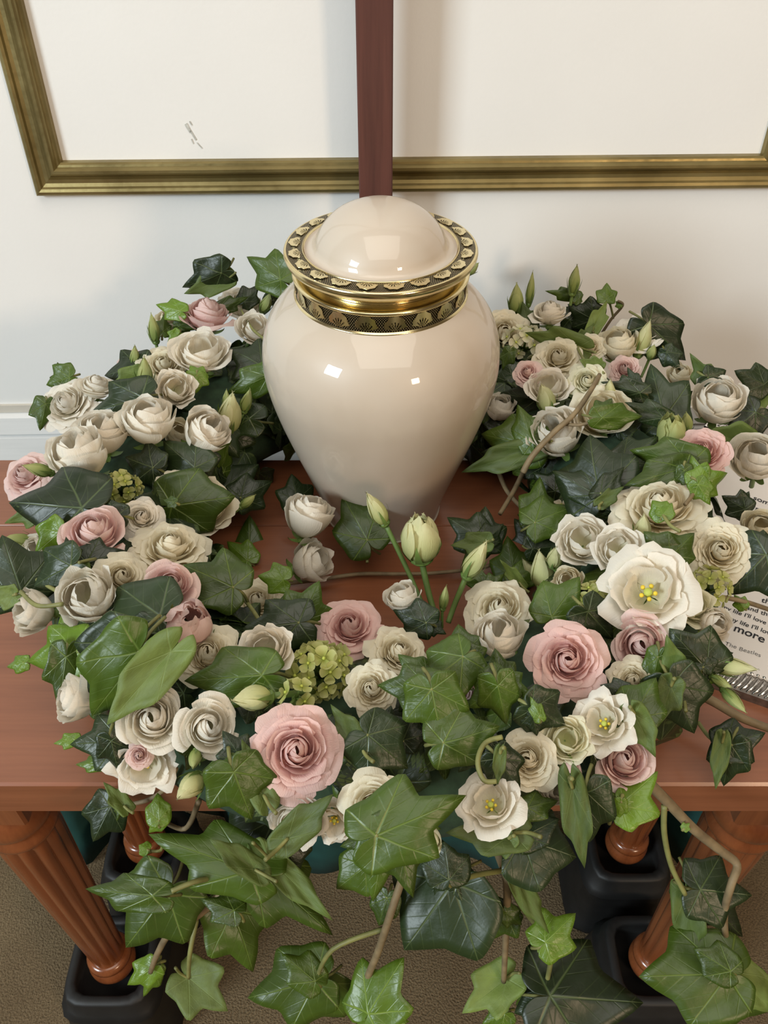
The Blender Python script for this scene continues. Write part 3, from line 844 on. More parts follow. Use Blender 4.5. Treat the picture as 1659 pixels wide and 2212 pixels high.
def vine(key, pts, r0, r1, mat='vine', lift=.02, z=None, Y=None, name='stem'):
    root = SPRIG[key]; P = []
    for q in pts:
        if len(q) == 3: P.append(at(q[0], q[1], Y=q[2]))
        else: P.append(locate(q[0], q[1], lift, z, Y))
    place_root(root, P[0])
    P = smooth_path(P, 6)
    v, f = tube_geo([p - root.location for p in P], r0, r1, 8)
    return link(name, mesh(name, v, f), M[mat], root)

# ------------------------------------------------------------------ wreath base with its dark under-foliage
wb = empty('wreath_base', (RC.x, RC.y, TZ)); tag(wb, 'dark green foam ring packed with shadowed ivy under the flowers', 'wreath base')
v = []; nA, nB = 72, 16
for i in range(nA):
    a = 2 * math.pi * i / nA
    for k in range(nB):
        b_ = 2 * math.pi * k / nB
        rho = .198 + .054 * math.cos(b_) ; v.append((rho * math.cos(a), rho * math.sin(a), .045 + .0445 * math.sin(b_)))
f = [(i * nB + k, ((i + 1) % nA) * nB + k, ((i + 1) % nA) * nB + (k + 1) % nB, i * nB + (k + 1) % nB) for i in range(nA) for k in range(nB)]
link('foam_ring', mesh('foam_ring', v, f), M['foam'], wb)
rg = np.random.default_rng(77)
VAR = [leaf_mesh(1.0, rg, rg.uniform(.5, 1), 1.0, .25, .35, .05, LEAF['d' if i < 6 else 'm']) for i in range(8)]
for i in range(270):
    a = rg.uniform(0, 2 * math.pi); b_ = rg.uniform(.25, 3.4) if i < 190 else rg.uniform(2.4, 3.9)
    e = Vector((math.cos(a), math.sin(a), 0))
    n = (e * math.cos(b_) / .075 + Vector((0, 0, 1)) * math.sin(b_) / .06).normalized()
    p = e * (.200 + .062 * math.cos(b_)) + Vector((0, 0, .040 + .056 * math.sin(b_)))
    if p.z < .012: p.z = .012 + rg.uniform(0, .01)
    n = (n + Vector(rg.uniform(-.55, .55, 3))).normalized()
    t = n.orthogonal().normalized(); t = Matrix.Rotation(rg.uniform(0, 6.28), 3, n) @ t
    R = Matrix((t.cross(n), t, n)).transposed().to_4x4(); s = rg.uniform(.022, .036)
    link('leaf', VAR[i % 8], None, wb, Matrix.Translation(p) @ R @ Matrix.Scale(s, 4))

# ------------------------------------------------------------------ blooms: kind, colour, pixel, width in pixels, facing (right, up)
F = flower
# back left
F('rosecup', 'blush', 447, 684, 118, (.02, .74), 'pale pink rose highest at the back left, beneath two ivy leaves', .036)
F('liscup', 'white', 522, 662, 92, (.1, .6), 'white lisianthus behind the highest pink rose at back left', .0)
F('liscup', 'white', 548, 715, 80, (.15, .45), 'ruffled white lisianthus pressed against the left shoulder of the urn', .01)
F('lis', 'cream', 372, 705, 66, (-.2, .7), 'small cream bloom tucked left of the highest pink rose', .0)
F('liscup', 'white', 433, 772, 126, (0, .6), 'broad white lisianthus directly below the highest pink rose', .02)
F('rosec', 'cream', 352, 788, 104, (-.05, .6), 'cream rose behind two green buds at back left', .006)
F('rose', 'blush', 285, 772, 62, (-.2, .7), 'pink rose almost hidden behind a dark ivy leaf at back left', -.004)
F('liscup', 'white', 378, 843, 84, (.12, .28), 'white lisianthus with an open hollow centre facing the viewer, back left', .026, tall=1.25)
F('rosec', 'white', 143, 872, 128, (-.45, .45), 'frilly cream-white rose leaning off the far left rim', .012)
F('rosecup', 'white', 206, 838, 84, (.05, .72), 'half-open white rose with green sepals against the frilly one', .026)
F('lis', 'white', 322, 926, 118, (-.05, .64), 'white lisianthus level with the urn belly, beside a dark ivy leaf', .026)
F('lis', 'white', 222, 950, 112, (-.1, .62), 'white lisianthus half hidden behind a rounder one on the left', .012)
F('lis', 'white', 178, 1000, 128, (-.3, .62), 'round closed white lisianthus above the large dark ivy leaf at left', .024)
F('lis', 'white', 437, 945, 100, (.30, .45), 'white lisianthus with pointed petals nearest the urn on the left', .03, tall=1.15)
F('lis', 'cream', 385, 940, 60, (.1, .4), 'sliver of cream bloom between two white lisianthus on the left', .0)
F('rose', 'blush', 52, 1024, 118, (-.55, .42), 'pink rose at the left edge of the picture', .02)
hydrangea(262, 1052, 84, 'lime hydrangea head beside the large dark leaf on the left', 20)
F('rosec', 'cream', 374, 1045, 78, (-.15, .5), 'small crinkled cream rose above a broad ivy leaf', .02)
F('liscup', 'cream', 440, 1098, 128, (.1, .35), 'cream bloom mostly covered by a broad ivy leaf', .008)
F('rose', 'white', 306, 1116, 100, (0, .35), 'white rose beside the two pink ones on the left', .026)
F('rosecup', 'blush', 203, 1155, 140, (-.1, .5), 'pink rose under the big dark leaf on the left', .03)
F('lis', 'white', 88, 1188, 62, (-.4, .2), 'white bloom peeping through light ivy at the left edge', .004)
F('rosec', 'cream', 366, 1182, 188, (.02, .72), 'wide flat cream rose in the left front of the wreath', .03)
F('rose', 'cream', 264, 1244, 118, (.1, .32), 'cream rose with a golden heart left of a pink one', .03)
F('lis', 'white', 196, 1296, 122, (-.25, .25), 'greenish white ruffled bloom on the left front', .024)
F('rosecup', 'blush', 368, 1268, 118, (.12, .38), 'pink rose half covered by a three-lobed ivy leaf', .036)
F('lis', 'cream', 468, 1288, 82, (0, .4), 'cream petals just under the three-lobed ivy leaf', .006)
F('lis', 'white', 88, 1322, 98, (-.72, .05), 'white lisianthus seen from the side at the far left rim', .012)
F('rosec', 'cream', 448, 1412, 164, (0, .28), 'wilting wide cream rose below the round pink bud', .022)
F('rosec', 'cream', 556, 1297, 122, (.1, .42), 'cream rose between two bright ivy leaves at front left', .012)
F('liscup', 'white', 578, 1408, 114, (-.08, .28), 'compact white spiral bloom left of the hydrangea in front', .034, tall=1.2)
F('lis', 'white', 182, 1512, 104, (-.85, .05), 'bright white bloom sticking out at left behind a folded leaf', .010)
F('rosecup', 'white', 330, 1556, 152, (-.12, .14), 'white rose at front left beside a twisted one', .030)
F('rosecup', 'white', 449, 1570, 138, (.12, .1), 'white rose with twisted pointed petals left of the largest pink rose', .030, tall=.8)
F('open', 'white', 312, 1648, 142, (-.2, -.45), 'drooping white flower over the front left table edge', .006)
F('rose', 'blush', 300, 1632, 62, (-.1, -.1), 'small pale pink rose peeping under white roses, front left', .02)
F('rose', 'pink', 641, 1622, 222, (.02, .05), 'largest pink rose, full and open, at the front of the wreath', .036)
F('liscup', 'white', 645, 1762, 122, (-.1, -.5), 'white petals hanging just below the largest pink rose', .012)
F('rose', 'cream', 806, 1735, 142, (.03, .05), 'tightly spiralled cream rose right of the largest pink one', .034)
F('open', 'white', 722, 1772, 112, (-.2, -.55), 'white petal hanging below the front spiralled cream rose', .008)
F('rose', 'pink', 756, 1352, 152, (.0, .42), 'pink rose facing up in the inner front of the ring', .026)
F('rosec', 'cream', 862, 1408, 150, (.25, .5), 'cream rose with petals splayed to the right beside a pink rose', .016)
F('rosec', 'cream', 802, 1488, 120, (-.1, .14), 'cream rose in front, above the largest pink rose to the right', .022)
hydrangea(690, 1440, 128, 'large lime hydrangea head above the largest pink rose', 26, .022)
hydrangea(640, 1496, 62, 'few pale hydrangea florets touching the largest pink rose', 5, .034, size=1.9)
F('lis', 'white', 662, 1132, 104, (.15, .72), 'upright white lisianthus standing in the gap left of the urn foot', .0, z=TZ + .055, tall=1.1)
F('lis', 'white', 660, 1220, 92, (.55, .25), 'shaded white lisianthus lying under the upright one', .0, z=TZ + .03, tall=1.1)
F('lis', 'white', 872, 1302, 80, (-.2, .6), 'white bloom behind the inner pink rose near the stems', .004)
F('rose', 'cream', 1078, 1312, 170, (0, .42), 'cream rose right of the standing green buds', .022)
F('lis', 'white', 1078, 1388, 112, (0, .5), 'white bloom squeezed beneath a cream rose at centre right', .02)
F('rose', 'pink', 1226, 1426, 192, (.05, .14), 'pink rose with a tight dark heart at the front right', .034)
F('open', 'white', 1400, 1280, 214, (-.02, .22), 'large open white lisianthus with yellow stamens at right', .038)
F('liscup', 'ivory', 1495, 1312, 90, (.3, .15), 'pale greenish petals right of the large open lisianthus', .012)
F('rosecup', 'blush', 1386, 1388, 128, (.05, -.1), 'pink rose just under the large open lisianthus', .016)
F('liscup', 'white', 1258, 1172, 116, (-.03, .35), 'white lisianthus upper left of the large open one', .022)
F('liscup', 'white', 1336, 1190, 106, (.02, .30), 'white lisianthus with a green hollow heart above the large open one', .028)
F('rosec', 'cream', 1425, 1096, 218, (.02, .68), 'wide cream rose with many thin petals on the right', .026)
F('rosec', 'cream', 1556, 1190, 146, (.1, .25), 'full cream rose near the right edge above the lettered card', .030)
F('lis', 'cream', 1640, 1145, 80, (.2, .35), 'crinkled cream bloom over the card at the right edge', .012)
F('lis', 'white', 1632, 1000, 110, (.02, .42), 'smooth white lisianthus at the right edge of the picture', .024)
F('lis', 'white', 1546, 880, 112, (.12, .5), 'white lisianthus at the far right below dark ivy leaves', .024)
F('rosec', 'pink', 1514, 978, 124, (.0, .5), 'pink rose behind a bright ivy leaf on the far right', .036)
F('lis', 'cream', 1228, 1262, 66, (-.1, .4), 'small cream bloom behind an ivy leaf at centre right', .008)
F('lis', 'white', 1532, 1348, 74, (.5, .0), 'pale petals hanging over the lettered card', .006)
F('rosec', 'cream', 1368, 1470, 104, (.1, .1), 'cream bloom below two pink roses at front right', .012)
F('open', 'white', 1304, 1562, 134, (-.25, .18), 'white cup-shaped lisianthus with yellow stamens at front right', .030, tall=1.3)
F('liscup', 'ivory', 1222, 1598, 104, (.1, .1), 'pale green bloom left of the white cup-shaped lisianthus', .022)
F('rose', 'cream', 1140, 1640, 140, (-.03, .12), 'cream rose with a tight spiral heart at the lower right front', .026)
F('rosecup', 'blush', 1345, 1642, 132, (.22, .15), 'pink rose at the right front corner over the table edge', .018)
F('open', 'white', 1060, 1738, 152, (-.15, .30), 'white lisianthus with yellow stamens hanging at the front edge', .030, tall=1.1)
F('lis', 'white', 1195, 1690, 84, (.2, -.3), 'white petals behind the lower right spiral rose', .006)
F('lis', 'ivory', 928, 1805, 62, (-.2, -.5), 'small greenish bloom under the big bright ivy leaf in front', .008)
F('rosecup', 'pink', 978, 1492, 90, (0, .2), 'dusky pink rose shaded between glossy ivy leaves in front', .0)
F('rosecup', 'pink', 945, 1600, 60, (0, .0), 'shaded pink bloom deep under the glossy central ivy', -.004)
# back right
F('rosec', 'cream', 1090, 718, 112, (.1, .4), 'cream bloom cut by the right shoulder of the urn', .004)
F('rosecup', 'white', 1187, 678, 88, (0, .74), 'white rose standing up at the back right', .03)
hydrangea(1132, 738, 86, 'yellowish hydrangea head right of the urn shoulder', 16, .016, 'ivory')
F('rosec', 'cream', 1205, 772, 104, (0, .55), 'cream rose with a slatted look behind the back right leaf', .024)
F('rosec', 'cream', 1275, 750, 66, (0, .4), 'small crinkled cream bloom at the tip of a pale ivy leaf', .04)
F('lis', 'cream', 1336, 756, 84, (-.1, .62), 'greenish cream lisianthus at the back right', .03)
F('rosec', 'white', 1383, 715, 104, (0, .68), 'white rose at the back right beside a green bud', .016)
F('rose', 'blush', 1139, 803, 64, (-.12, .45), 'small tightly rolled pink rose right of the urn', .04)
F('liscup', 'white', 1184, 842, 94, (.05, .5), 'thin-petalled white lisianthus against a small pink rose', .026)
F('rose', 'ivory', 1268, 822, 90, (0, .35), 'greenish white rose behind the climbing ivy stem', .036)
F('rosec', 'blush', 1350, 796, 70, (0, .5), 'pink petals between cream bloom and dark leaf, back right', .022)
F('lis', 'white', 1206, 948, 112, (-.2, .42), 'white lisianthus crossed by the brown ivy stem', .022, tall=1.15)
F('liscup', 'cream', 1300, 900, 132, (0, .5), 'cream petals in shade under ivy on the right', .016)
F('lis', 'white', 1078, 890, 66, (.1, .6), 'white bloom touching the right side of the urn', .0)
hydrangea(1222, 1120, 92, 'whitish hydrangea head in shade right of the urn foot', 12, .004, 'cream')
F('lis', 'cream', 1468, 818, 52, (0, .6), 'cream bloom peeping above the largest leaf at right', .0)
hydrangea(1280, 1298, 96, 'lime hydrangea head left of the large open lisianthus', 20, .020)
hydrangea(1528, 1262, 90, 'lime hydrangea buds right of the large open lisianthus', 20, .014)

# ------------------------------------------------------------------ buds
B = bud
B('gbud', 332, 710, 26, 62, (-.1, .9), 'slim green bud at the back left rim', (340, 760))
B('gbud', 313, 806, 36, 66, (0, .85), 'plump green bud standing before the cream rose, back left', (315, 880), lift=.034)
B('gbud', 291, 770, 22, 46, (.05, .9), 'smallest green bud by the dark leaf at back left', (300, 800), lift=.03)
B('bud', 497, 893, 52, 84, (.1, .7), 'fat cream-green bud left of the urn', (480, 960), lift=.02)
B('gbud', 489, 862, 18, 40, (.03, .9), 'thin green bud above the fat cream-green one', (486, 950), lift=.028)
B('gbud', 533, 866, 26, 52, (.25, .85), 'green bud on a curved stem against the urn, left', (455, 1005), lift=.03)
B('gbud', 82, 1014, 30, 62, (-.88, .25), 'green bud lying across the pink rose at the left edge', (122, 1032), lift=.045)
B('gbud', 575, 655, 26, 44, (.35, .75), 'green bud squeezed behind the urn lid at left', (560, 690))
B('gbud', 535, 1083, 20, 42, (.7, .6), 'slender bud on a long stem in the shade left of the urn foot', (440, 1165), lift=.0, z=TZ + .075)
B('bud', 545, 1508, 58, 82, (-.9, -.1), 'cream-green bud lying above the largest pink rose', lift=.036)
B('gbud', 421, 1640, 30, 38, (-.1, -.7), 'round green bud under the twisted white rose', lift=.03)
B('bud', 410, 1700, 52, 66, (-.6, -.6), 'pale pointed bud hanging at the front left table edge', lift=.02)
B('bud', 813, 1100, 40, 78, (-.45, .75), 'pointed cream bud on the longest stem before the urn', (925, 1335), lift=.0, z=TZ + .105, twist=.5)
B('bud', 908, 1164, 78, 98, (-.05, .85), 'half-open cream bud with frilled tip in front of the urn', (945, 1345), lift=.0, z=TZ + .095, half=True, twist=.4)
B('bud', 1028, 1210, 46, 88, (.45, .78), 'pointed cream bud leaning right in front of the urn', (968, 1345), lift=.0, z=TZ + .09, twist=.5)
B('gbud', 960, 1292, 20, 54, (.15, .9), 'tiny green bud between the standing stems', (955, 1355), lift=.0, z=TZ + .085)
B('bud', 1170, 1232, 52, 84, (-.1, .85), 'pale folded bud behind an ivy leaf at centre right', lift=.012, sepals=False)
B('bud', 1148, 1238, 30, 70, (-.45, .75), 'narrow pale petal bud leaning left at centre right', lift=.010, sepals=False)
B('bud', 1199, 1203, 36, 42, (.1, .6), 'small round cream bud beside a white lisianthus', (1205, 1235), lift=.03)
B('bud', 1388, 1142, 40, 62, (.1, .85), 'greenish bud under the wide cream rose on the right', lift=.03)
B('gbud', 1450, 934, 56, 66, (.0, .7), 'green rosette bud on the far right', (1452, 990), lift=.03, half=True)
B('gbud', 1483, 912, 28, 42, (-.05, .8), 'smaller green bud beside the green rosette', (1485, 960), lift=.03)
B('gbud', 1115, 648, 34, 66, (0, .93), 'pink-tipped rosebud with long sepals by the urn at back right', (1130, 700), name='rose_bud', group='rosebuds in the wreath')
B('gbud', 1146, 625, 18, 72, (.08, .95), 'tall thin green bud at the back right', (1140, 690))
B('gbud', 1241, 606, 26, 62, (.1, .95), 'highest green bud at the back right', (1232, 660))
B('bud', 1390, 732, 36, 78, (.25, .85), 'pointed yellow-green bud before the white rose at back right', (1370, 800), lift=.024)
B('gbud', 1408, 760, 22, 30, (.2, .7), 'little dark bud beside the pointed one, back right', (1385, 815), lift=.02)
B('bud', 1178, 860, 42, 60, (-.25, .8), 'two-pointed green-white bud right of the urn belly', (1195, 895), lift=.034)
B('bud', 1316, 848, 32, 54, (.05, .85), 'pale bud beside the climbing ivy stem', (1320, 900), lift=.03)
B('gbud', 1020, 580, 22, 34, (.6, .5), 'green bud tip showing right of the urn lid', (1005, 600), z=TZ + .12, lift=0)
B('bud', 1584, 1440, 42, 92, (.93, -.12), 'long green bud pointing at the silver frame', (1500, 1425), lift=.03)
B('gbud', 1557, 1472, 22, 50, (.8, -.5), 'small green bud below the long one at right', (1510, 1450), lift=.025)
B('gbud', 1585, 1512, 28, 66, (.6, -.7), 'lowest green bud on the right over bare table', (1530, 1462), lift=.022)
B('gbud', 42, 1168, 36, 62, (-.85, .15), 'pink-flushed bud at the left edge under the big leaf', (90, 1160), lift=.02)
B('blush', 408, 1348, 88, 76, (.1, .35), 'round pink rosebud between cream roses at front left', lift=.040, name='rose_bud', group='rosebuds in the wreath', half=True, twist=1.4)
B('blush', 1236, 1662, 44, 86, (.35, -.75), 'dried pink rosebud with sepals hanging at right front', lift=.02, name='rose_bud', group='rosebuds in the wreath')
B('gbud', 1495, 1250, 20, 30, (.2, .6), 'tiny lime bud beside the large open lisianthus', lift=.03)

# ------------------------------------------------------------------ ivy: junction pixel -> tip pixel
Lf = leaf
sprig('bl', 'ivy sprig crowning the back left, behind the highest pink rose')
Lf('bl', 606, 604, 528, 553, 'm', .8, lift=.01, Y=.70); Lf('bl', 478, 590, 392, 628, 'd', .75, lift=.03, roll=-25); Lf('bl', 484, 602, 398, 634, 'm', .45, flip=True, lift=.025, lobed=.3)
Lf('bl', 388, 672, 334, 656, 'l', .7, lift=.03); Lf('bl', 352, 716, 356, 676, 'm', .7); Lf('bl', 528, 652, 560, 614, 'd', .8); Lf('bl', 592, 648, 616, 600, 'd', .8)
Lf('bl', 470, 668, 540, 640, 'm', .4, lift=.035); Lf('bl', 385, 722, 362, 742, 'l', .9, lift=.03); Lf('bl', 385, 705, 430, 712, 'm', .5, lift=.03)
vine('bl', [(606, 604), (608, 640), (600, 680)], .0011, .0013, 'vine_green', .01)
vine('bl', [(520, 668), (545, 710), (575, 735)], .0011, .0013, 'vine_green', .03)
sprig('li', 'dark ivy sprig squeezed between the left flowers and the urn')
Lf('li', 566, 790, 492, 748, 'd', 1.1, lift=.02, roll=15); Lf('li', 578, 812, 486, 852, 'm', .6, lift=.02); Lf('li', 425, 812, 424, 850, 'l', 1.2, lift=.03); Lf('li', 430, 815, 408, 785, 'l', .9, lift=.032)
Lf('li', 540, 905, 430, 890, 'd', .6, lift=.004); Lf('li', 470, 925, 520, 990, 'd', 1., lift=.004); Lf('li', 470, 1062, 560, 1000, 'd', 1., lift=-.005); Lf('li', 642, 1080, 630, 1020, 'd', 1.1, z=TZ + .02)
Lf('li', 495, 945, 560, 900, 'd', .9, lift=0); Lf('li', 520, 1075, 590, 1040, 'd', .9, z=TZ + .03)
sprig('lr', 'ivy leaves among the white blooms on the left rim')
Lf('lr', 302, 795, 216, 806, 'd', .9, lift=.022, roll=10); Lf('lr', 300, 812, 236, 838, 'l', .7, flip=True, lift=.022); Lf('lr', 306, 858, 186, 893, 'd', .75, lift=.034)
Lf('lr', 150, 815, 98, 832, 'm', 1.1, lift=.002); Lf('lr', 140, 835, 122, 778, 'm', .7, lift=.002); Lf('lr', 98, 872, 86, 930, 'm', .8, lift=.002)
Lf('lr', 420, 1010, 348, 950, 'd', 1.0, lift=.022); Lf('lr', 330, 1010, 262, 985, 'd', 1.0, lift=.012); Lf('lr', 440, 985, 400, 1050, 'd', .9, lift=.006)
sprig('lb', 'ivy sprig with the large dark leaf under the pink rose at left edge')
Lf('lb', 178, 1098, 6, 1080, 'd', .95, lift=.045, lobed=.75, tipd=.1); Lf('lb', 255, 1112, 176, 1092, 'd', .6, lift=.035); Lf('lb', 372, 1092, 506, 1074, 'm', .85, lift=.04, lobed=.25)
Lf('lb', 375, 1085, 350, 1080, 'm', .8, lift=.04); Lf('lb', 130, 1148, 74, 1198, 'l', .9, lift=.02); Lf('lb', 128, 1152, 70, 1128, 'l', .7, lift=.014); Lf('lb', 90, 1100, 15, 1128, 'l', .5, flip=True, lift=.02)
sprig('le', 'ivy sprig reaching off the left edge on a curved stalk')
Lf('le', 45, 1278, 2, 1155, 'd', 1.1, lift=.045, lobed=.6); Lf('le', 152, 1222, 60, 1268, 'd', .95, lift=.04); Lf('le', 155, 1225, 145, 1158, 'd', .7, lift=.042); Lf('le', 188, 1215, 270, 1190, 'd', .9, lift=.03)
Lf('le', 30, 1285, -20, 1300, 'l', .8, flip=True, lift=.04); Lf('le', 176, 1235, 190, 1310, 'm', .5, flip=True, lift=.02)
vine('le', [(45, 1278), (80, 1308), (135, 1305)], .0013, .0014, 'vine_green', .045)
vine('le', [(80, 1252), (120, 1275), (150, 1288)], .0013, .0014, 'vine_green', .03)
sprig('fg', 'bright ivy sprig at the inner front left beside the upright lisianthus')
Lf('fg', 503, 1268, 393, 1216, 'm', .95, lift=.05, lobed=.9, tipd=0); Lf('fg', 540, 1240, 538, 1110, 'm', .9, lift=.014, lobed=.95); Lf('fg', 535, 1210, 488, 1168, 'l', .9, lift=.016); Lf('fg', 612, 1252, 556, 1244, 'l', 1., lift=.04)
Lf('fg', 650, 1342, 690, 1256, 'm', .95, lift=.036); Lf('fg', 645, 1345, 512, 1362, 'd', .75, lift=.034); Lf('fg', 602, 1330, 625, 1275, 'm', .7, lift=.03); Lf('fg', 690, 1340, 680, 1290, 'l', .6, flip=True, lift=.01)
vine('fg', [(503, 1268), (540, 1310), (560, 1340)], .0013, .0014, 'vine_green', .03)
sprig('ub', 'single ivy leaf upright on a thin stalk against the urn foot')
Lf('ub', 793, 1166, 737, 1066, 'm', .85, z=TZ + .055, lift=0, lobed=.6); vine('ub', [(793, 1166), (795, 1185), (793, 1215)], .0011, .0012, 'vine_green', 0, z=TZ + .03)
sprig('gap', 'bare ivy stem lying across the table in front of the urn', 'ivy_vine', 'trailing ivy vines')
vine('gap', [(600, 1262), (690, 1252), (775, 1240), (860, 1240), (940, 1238), (1040, 1226), (1085, 1210)], .0017, .0015, 'vine', 0, z=TZ + .006)
sprig('fl', 'large folded ivy leaves over the front left rim')
Lf('fl', 345, 1330, 178, 1385, 'd', 1.0, lift=.028, lobed=.5, roll=15); Lf('fl', 290, 1395, 185, 1520, 'd', .95, lift=.034, lobed=.7); Lf('fl', 300, 1408, 190, 1568, 'm', .75, lift=.045, lobed=.5); Lf('fl', 368, 1408, 236, 1562, 'l', .42, flip=True, lift=.05, lobed=.1, petiole=False)
Lf('fl', 566, 1458, 394, 1472, 'm', .62, lift=.030, lobed=.4); Lf('fl', 330, 1340, 375, 1425, 'd', .9, lift=.02)
sprig('fe', 'glossy light ivy sprig jutting out over bare table at front left')
Lf('fe', 168, 1408, 45, 1432, 'l', .85, lift=.02, lobed=.9); Lf('fe', 148, 1400, 132, 1328, 'l', .7, lift=.022); Lf('fe', 50, 1432, 8, 1440, 'l', .7, lift=.02); Lf('fe', 142, 1418, 126, 1532, 'm', .6, lift=.012, lobed=.9)
Lf('fe', 258, 1600, 148, 1608, 'd', .9, lift=.02, lobed=.85); Lf('fe', 240, 1600, 255, 1668, 'd', .8, lift=.018); Lf('fe', 160, 1598, 113, 1606, 'l', .6, lift=.018); Lf('fe', 215, 1650, 158, 1650, 'l', .5, lift=.012)
sprig('fd', 'drooping dark ivy leaf and pale curled leaf at the front left table edge')
Lf('fd', 238, 1742, 196, 1826, 'd', .85, Y=.238, lift=0, lobed=.7, bend=.5); Lf('fd', 268, 1742, 222, 1690, 'm', .5, Y=.235, lift=0, flip=True); Lf('fd', 262, 1738, 252, 1776, 'm', .5, Y=.235, lift=0)
Lf('fd', 343, 1772, 340, 1714, 'l', .8, Y=.225, lift=0, lobed=.1); Lf('fd', 350, 1768, 318, 1802, 'l', .6, Y=.225, lift=0, lobed=.2); Lf('fd', 318, 1835, 300, 1825, 'l', 1.2, Y=.22, lift=0, lobed=.1)
vine('fd', [(268, 1740), (320, 1728), (360, 1700), (380, 1660)], .0013, .0015, 'vine', 0, Y=.238); vine('fd', [(345, 1770), (400, 1790), (430, 1730)], .0014, .0018, 'vine', 0, Y=.235); vine('fd', [(318, 1838), (345, 1838), (352, 1825)], .001, .001, 'vine_green', 0, Y=.22)
sprig('fm', 'ivy leaves wrapped round the largest pink rose')
Lf('fm', 505, 1668, 545, 1776, 'm', 1.05, lift=.038, lobed=.8); Lf('fm', 512, 1672, 440, 1745, 'm', .7, lift=.034); Lf('fm', 522, 1640, 482, 1580, 'd', .9, lift=.038); Lf('fm', 570, 1720, 520, 1598, 'm', .4, flip=True, lift=.034, lobed=.2)
Lf('fm', 620, 1812, 722, 1712, 'm', .42, flip=True, lift=.03, lobed=.4); Lf('fm', 795, 1588, 885, 1662, 'd', 1.0, lift=.022, lobed=.5); Lf('fm', 780, 1612, 715, 1520, 'm', .38, lift=.03, lobed=.1, flip=True); Lf('fm', 830, 1590, 845, 1525, 'd', 1., lift=.018); Lf('fm', 870, 1600, 900, 1530, 'd', .9, lift=.012)
sprig('hl', 'ivy vine trailing over the front left corner on a thick brown stem', 'ivy_vine', 'trailing ivy vines')
vine('hl', [(640, 1740, .24), (555, 1852, .22), (505, 1905, .205), (430, 1975, .195), (370, 2012, .19), (340, 2060, .185), (325, 2100, .18)], .0036, .0016)
Lf('hl', 592, 1768, 436, 1852, 'd', .55, Y=.226, lift=0, lobed=.4, bend=.2); Lf('hl', 542, 1882, 316, 1803, 'm', .52, Y=.205, lift=0, lobed=.95, tipd=0, bend=.2); Lf('hl', 552, 1880, 448, 1812, 'm', .35, Y=.198, lift=0, lobed=.1, flip=True); Lf('hl', 620, 1828, 645, 1892, 'd', 1.1, Y=.21, lift=0, lobed=.4)
Lf('hl', 540, 1862, 722, 2022, 'm', .52, Y=.20, lift=0, lobed=.95, tipd=0, bend=.25); Lf('hl', 580, 1855, 712, 1985, 'm', .25, Y=.194, lift=0, lobed=.1, flip=True)
Lf('hl', 360, 1928, 264, 2060, 'm', 1.0, Y=.185, lift=0, lobed=.7, tipd=0, bend=.2); Lf('hl', 330, 1935, 178, 1922, 'm', .42, Y=.186, lift=0, lobed=.4, tipd=0); Lf('hl', 500, 1965, 556, 2108, 'm', .82, Y=.185, lift=0, lobed=.85, tipd=0, bend=.25); Lf('hl', 505, 1968, 432, 1940, 'm', .7, Y=.186, lift=0)
Lf('hl', 407, 2112, 494, 2182, 'l', .85, Y=.175, lift=0, lobed=.9, flip=True); Lf('hl', 326, 2092, 270, 2132, 'l', .8, Y=.178, lift=0); Lf('hl', 335, 2100, 308, 2158, 'l', .6, Y=.178, lift=0)
vine('hl', [(370, 1925, .185), (430, 1902, .192), (500, 1892, .205)], .0014, .0018, 'vine_green'); vine('hl', [(407, 2112, .175), (410, 2060, .18), (425, 1985, .195)], .0013, .0016, 'vine_green'); vine('hl', [(500, 1965, .185), (515, 1925, .2)], .0014, .0016, 'vine_green')
sprig('big', 'big bright green ivy leaf hanging over the spiralled cream rose in front')
Lf('big', 812, 1806, 1008, 1722, 'm', .72, lift=.062, lobed=.95, tipd=0, bend=.2); Lf('big', 830, 1800, 808, 1958, 'm', .62, lift=.056, lobed=.7, tipd=-.1, bend=.2, wave=.02); Lf('big', 850, 1790, 895, 1945, 'm', .6, lift=.058, lobed=.5, tipd=-.1, bend=.2, wave=.02); Lf('big', 825, 1800, 732, 1828, 'm', .6, lift=.054, lobed=.3)
sprig('hc', 'ivy vine hanging at the front centre with a large dark glossy leaf', 'ivy_vine', 'trailing ivy vines')
vine('hc', [(900, 1760, .22), (880, 1860, .205), (840, 1985, .185), (815, 2060, .18), (795, 2110, .176), (765, 2212, .17)], .0024, .0024)
Lf('hc', 978, 1908, 868, 2056, 'd', 1.15, Y=.185, lift=0, lobed=.25, tipd=0, bend=.2); Lf('hc', 970, 1900, 960, 1820, 'd', 1.1, Y=.187, lift=0, lobed=.3); Lf('hc', 985, 1915, 1035, 2030, 'd', .7, Y=.186, lift=0, lobed=.2)
Lf('hc', 790, 1870, 722, 1925, 'm', .9, Y=.20, lift=0, lobed=.3); Lf('hc', 835, 1940, 815, 2005, 'm', .8, Y=.19, lift=0, lobed=.2); Lf('hc', 682, 2118, 530, 2160, 'm', .85, Y=.172, lift=0, lobed=.6, tipd=0, bend=.2); Lf('hc', 680, 2120, 610, 2062, 'm', .7, Y=.174, lift=0, lobed=.5); Lf('hc', 690, 2130, 640, 2240, 'm', 1., Y=.172, lift=0)
Lf('hc', 796, 2190, 866, 2072, 'l', .9, Y=.168, lift=0, lobed=.9, tipd=0); Lf('hc', 798, 2195, 885, 2205, 'l', .8, Y=.17, lift=0)
vine('hc', [(682, 2118, .172), (720, 2050, .178), (830, 2006, .186)], .0014, .0017, 'vine_green'); vine('hc', [(978, 1906, .186), (1030, 1890, .195), (1090, 1880, .205)], .0015, .0017, 'vine_green'); vine('hc', [(765, 2200, .17), (750, 2165, .17), (765, 2150, .172)], .0012, .0014, 'vine_green')
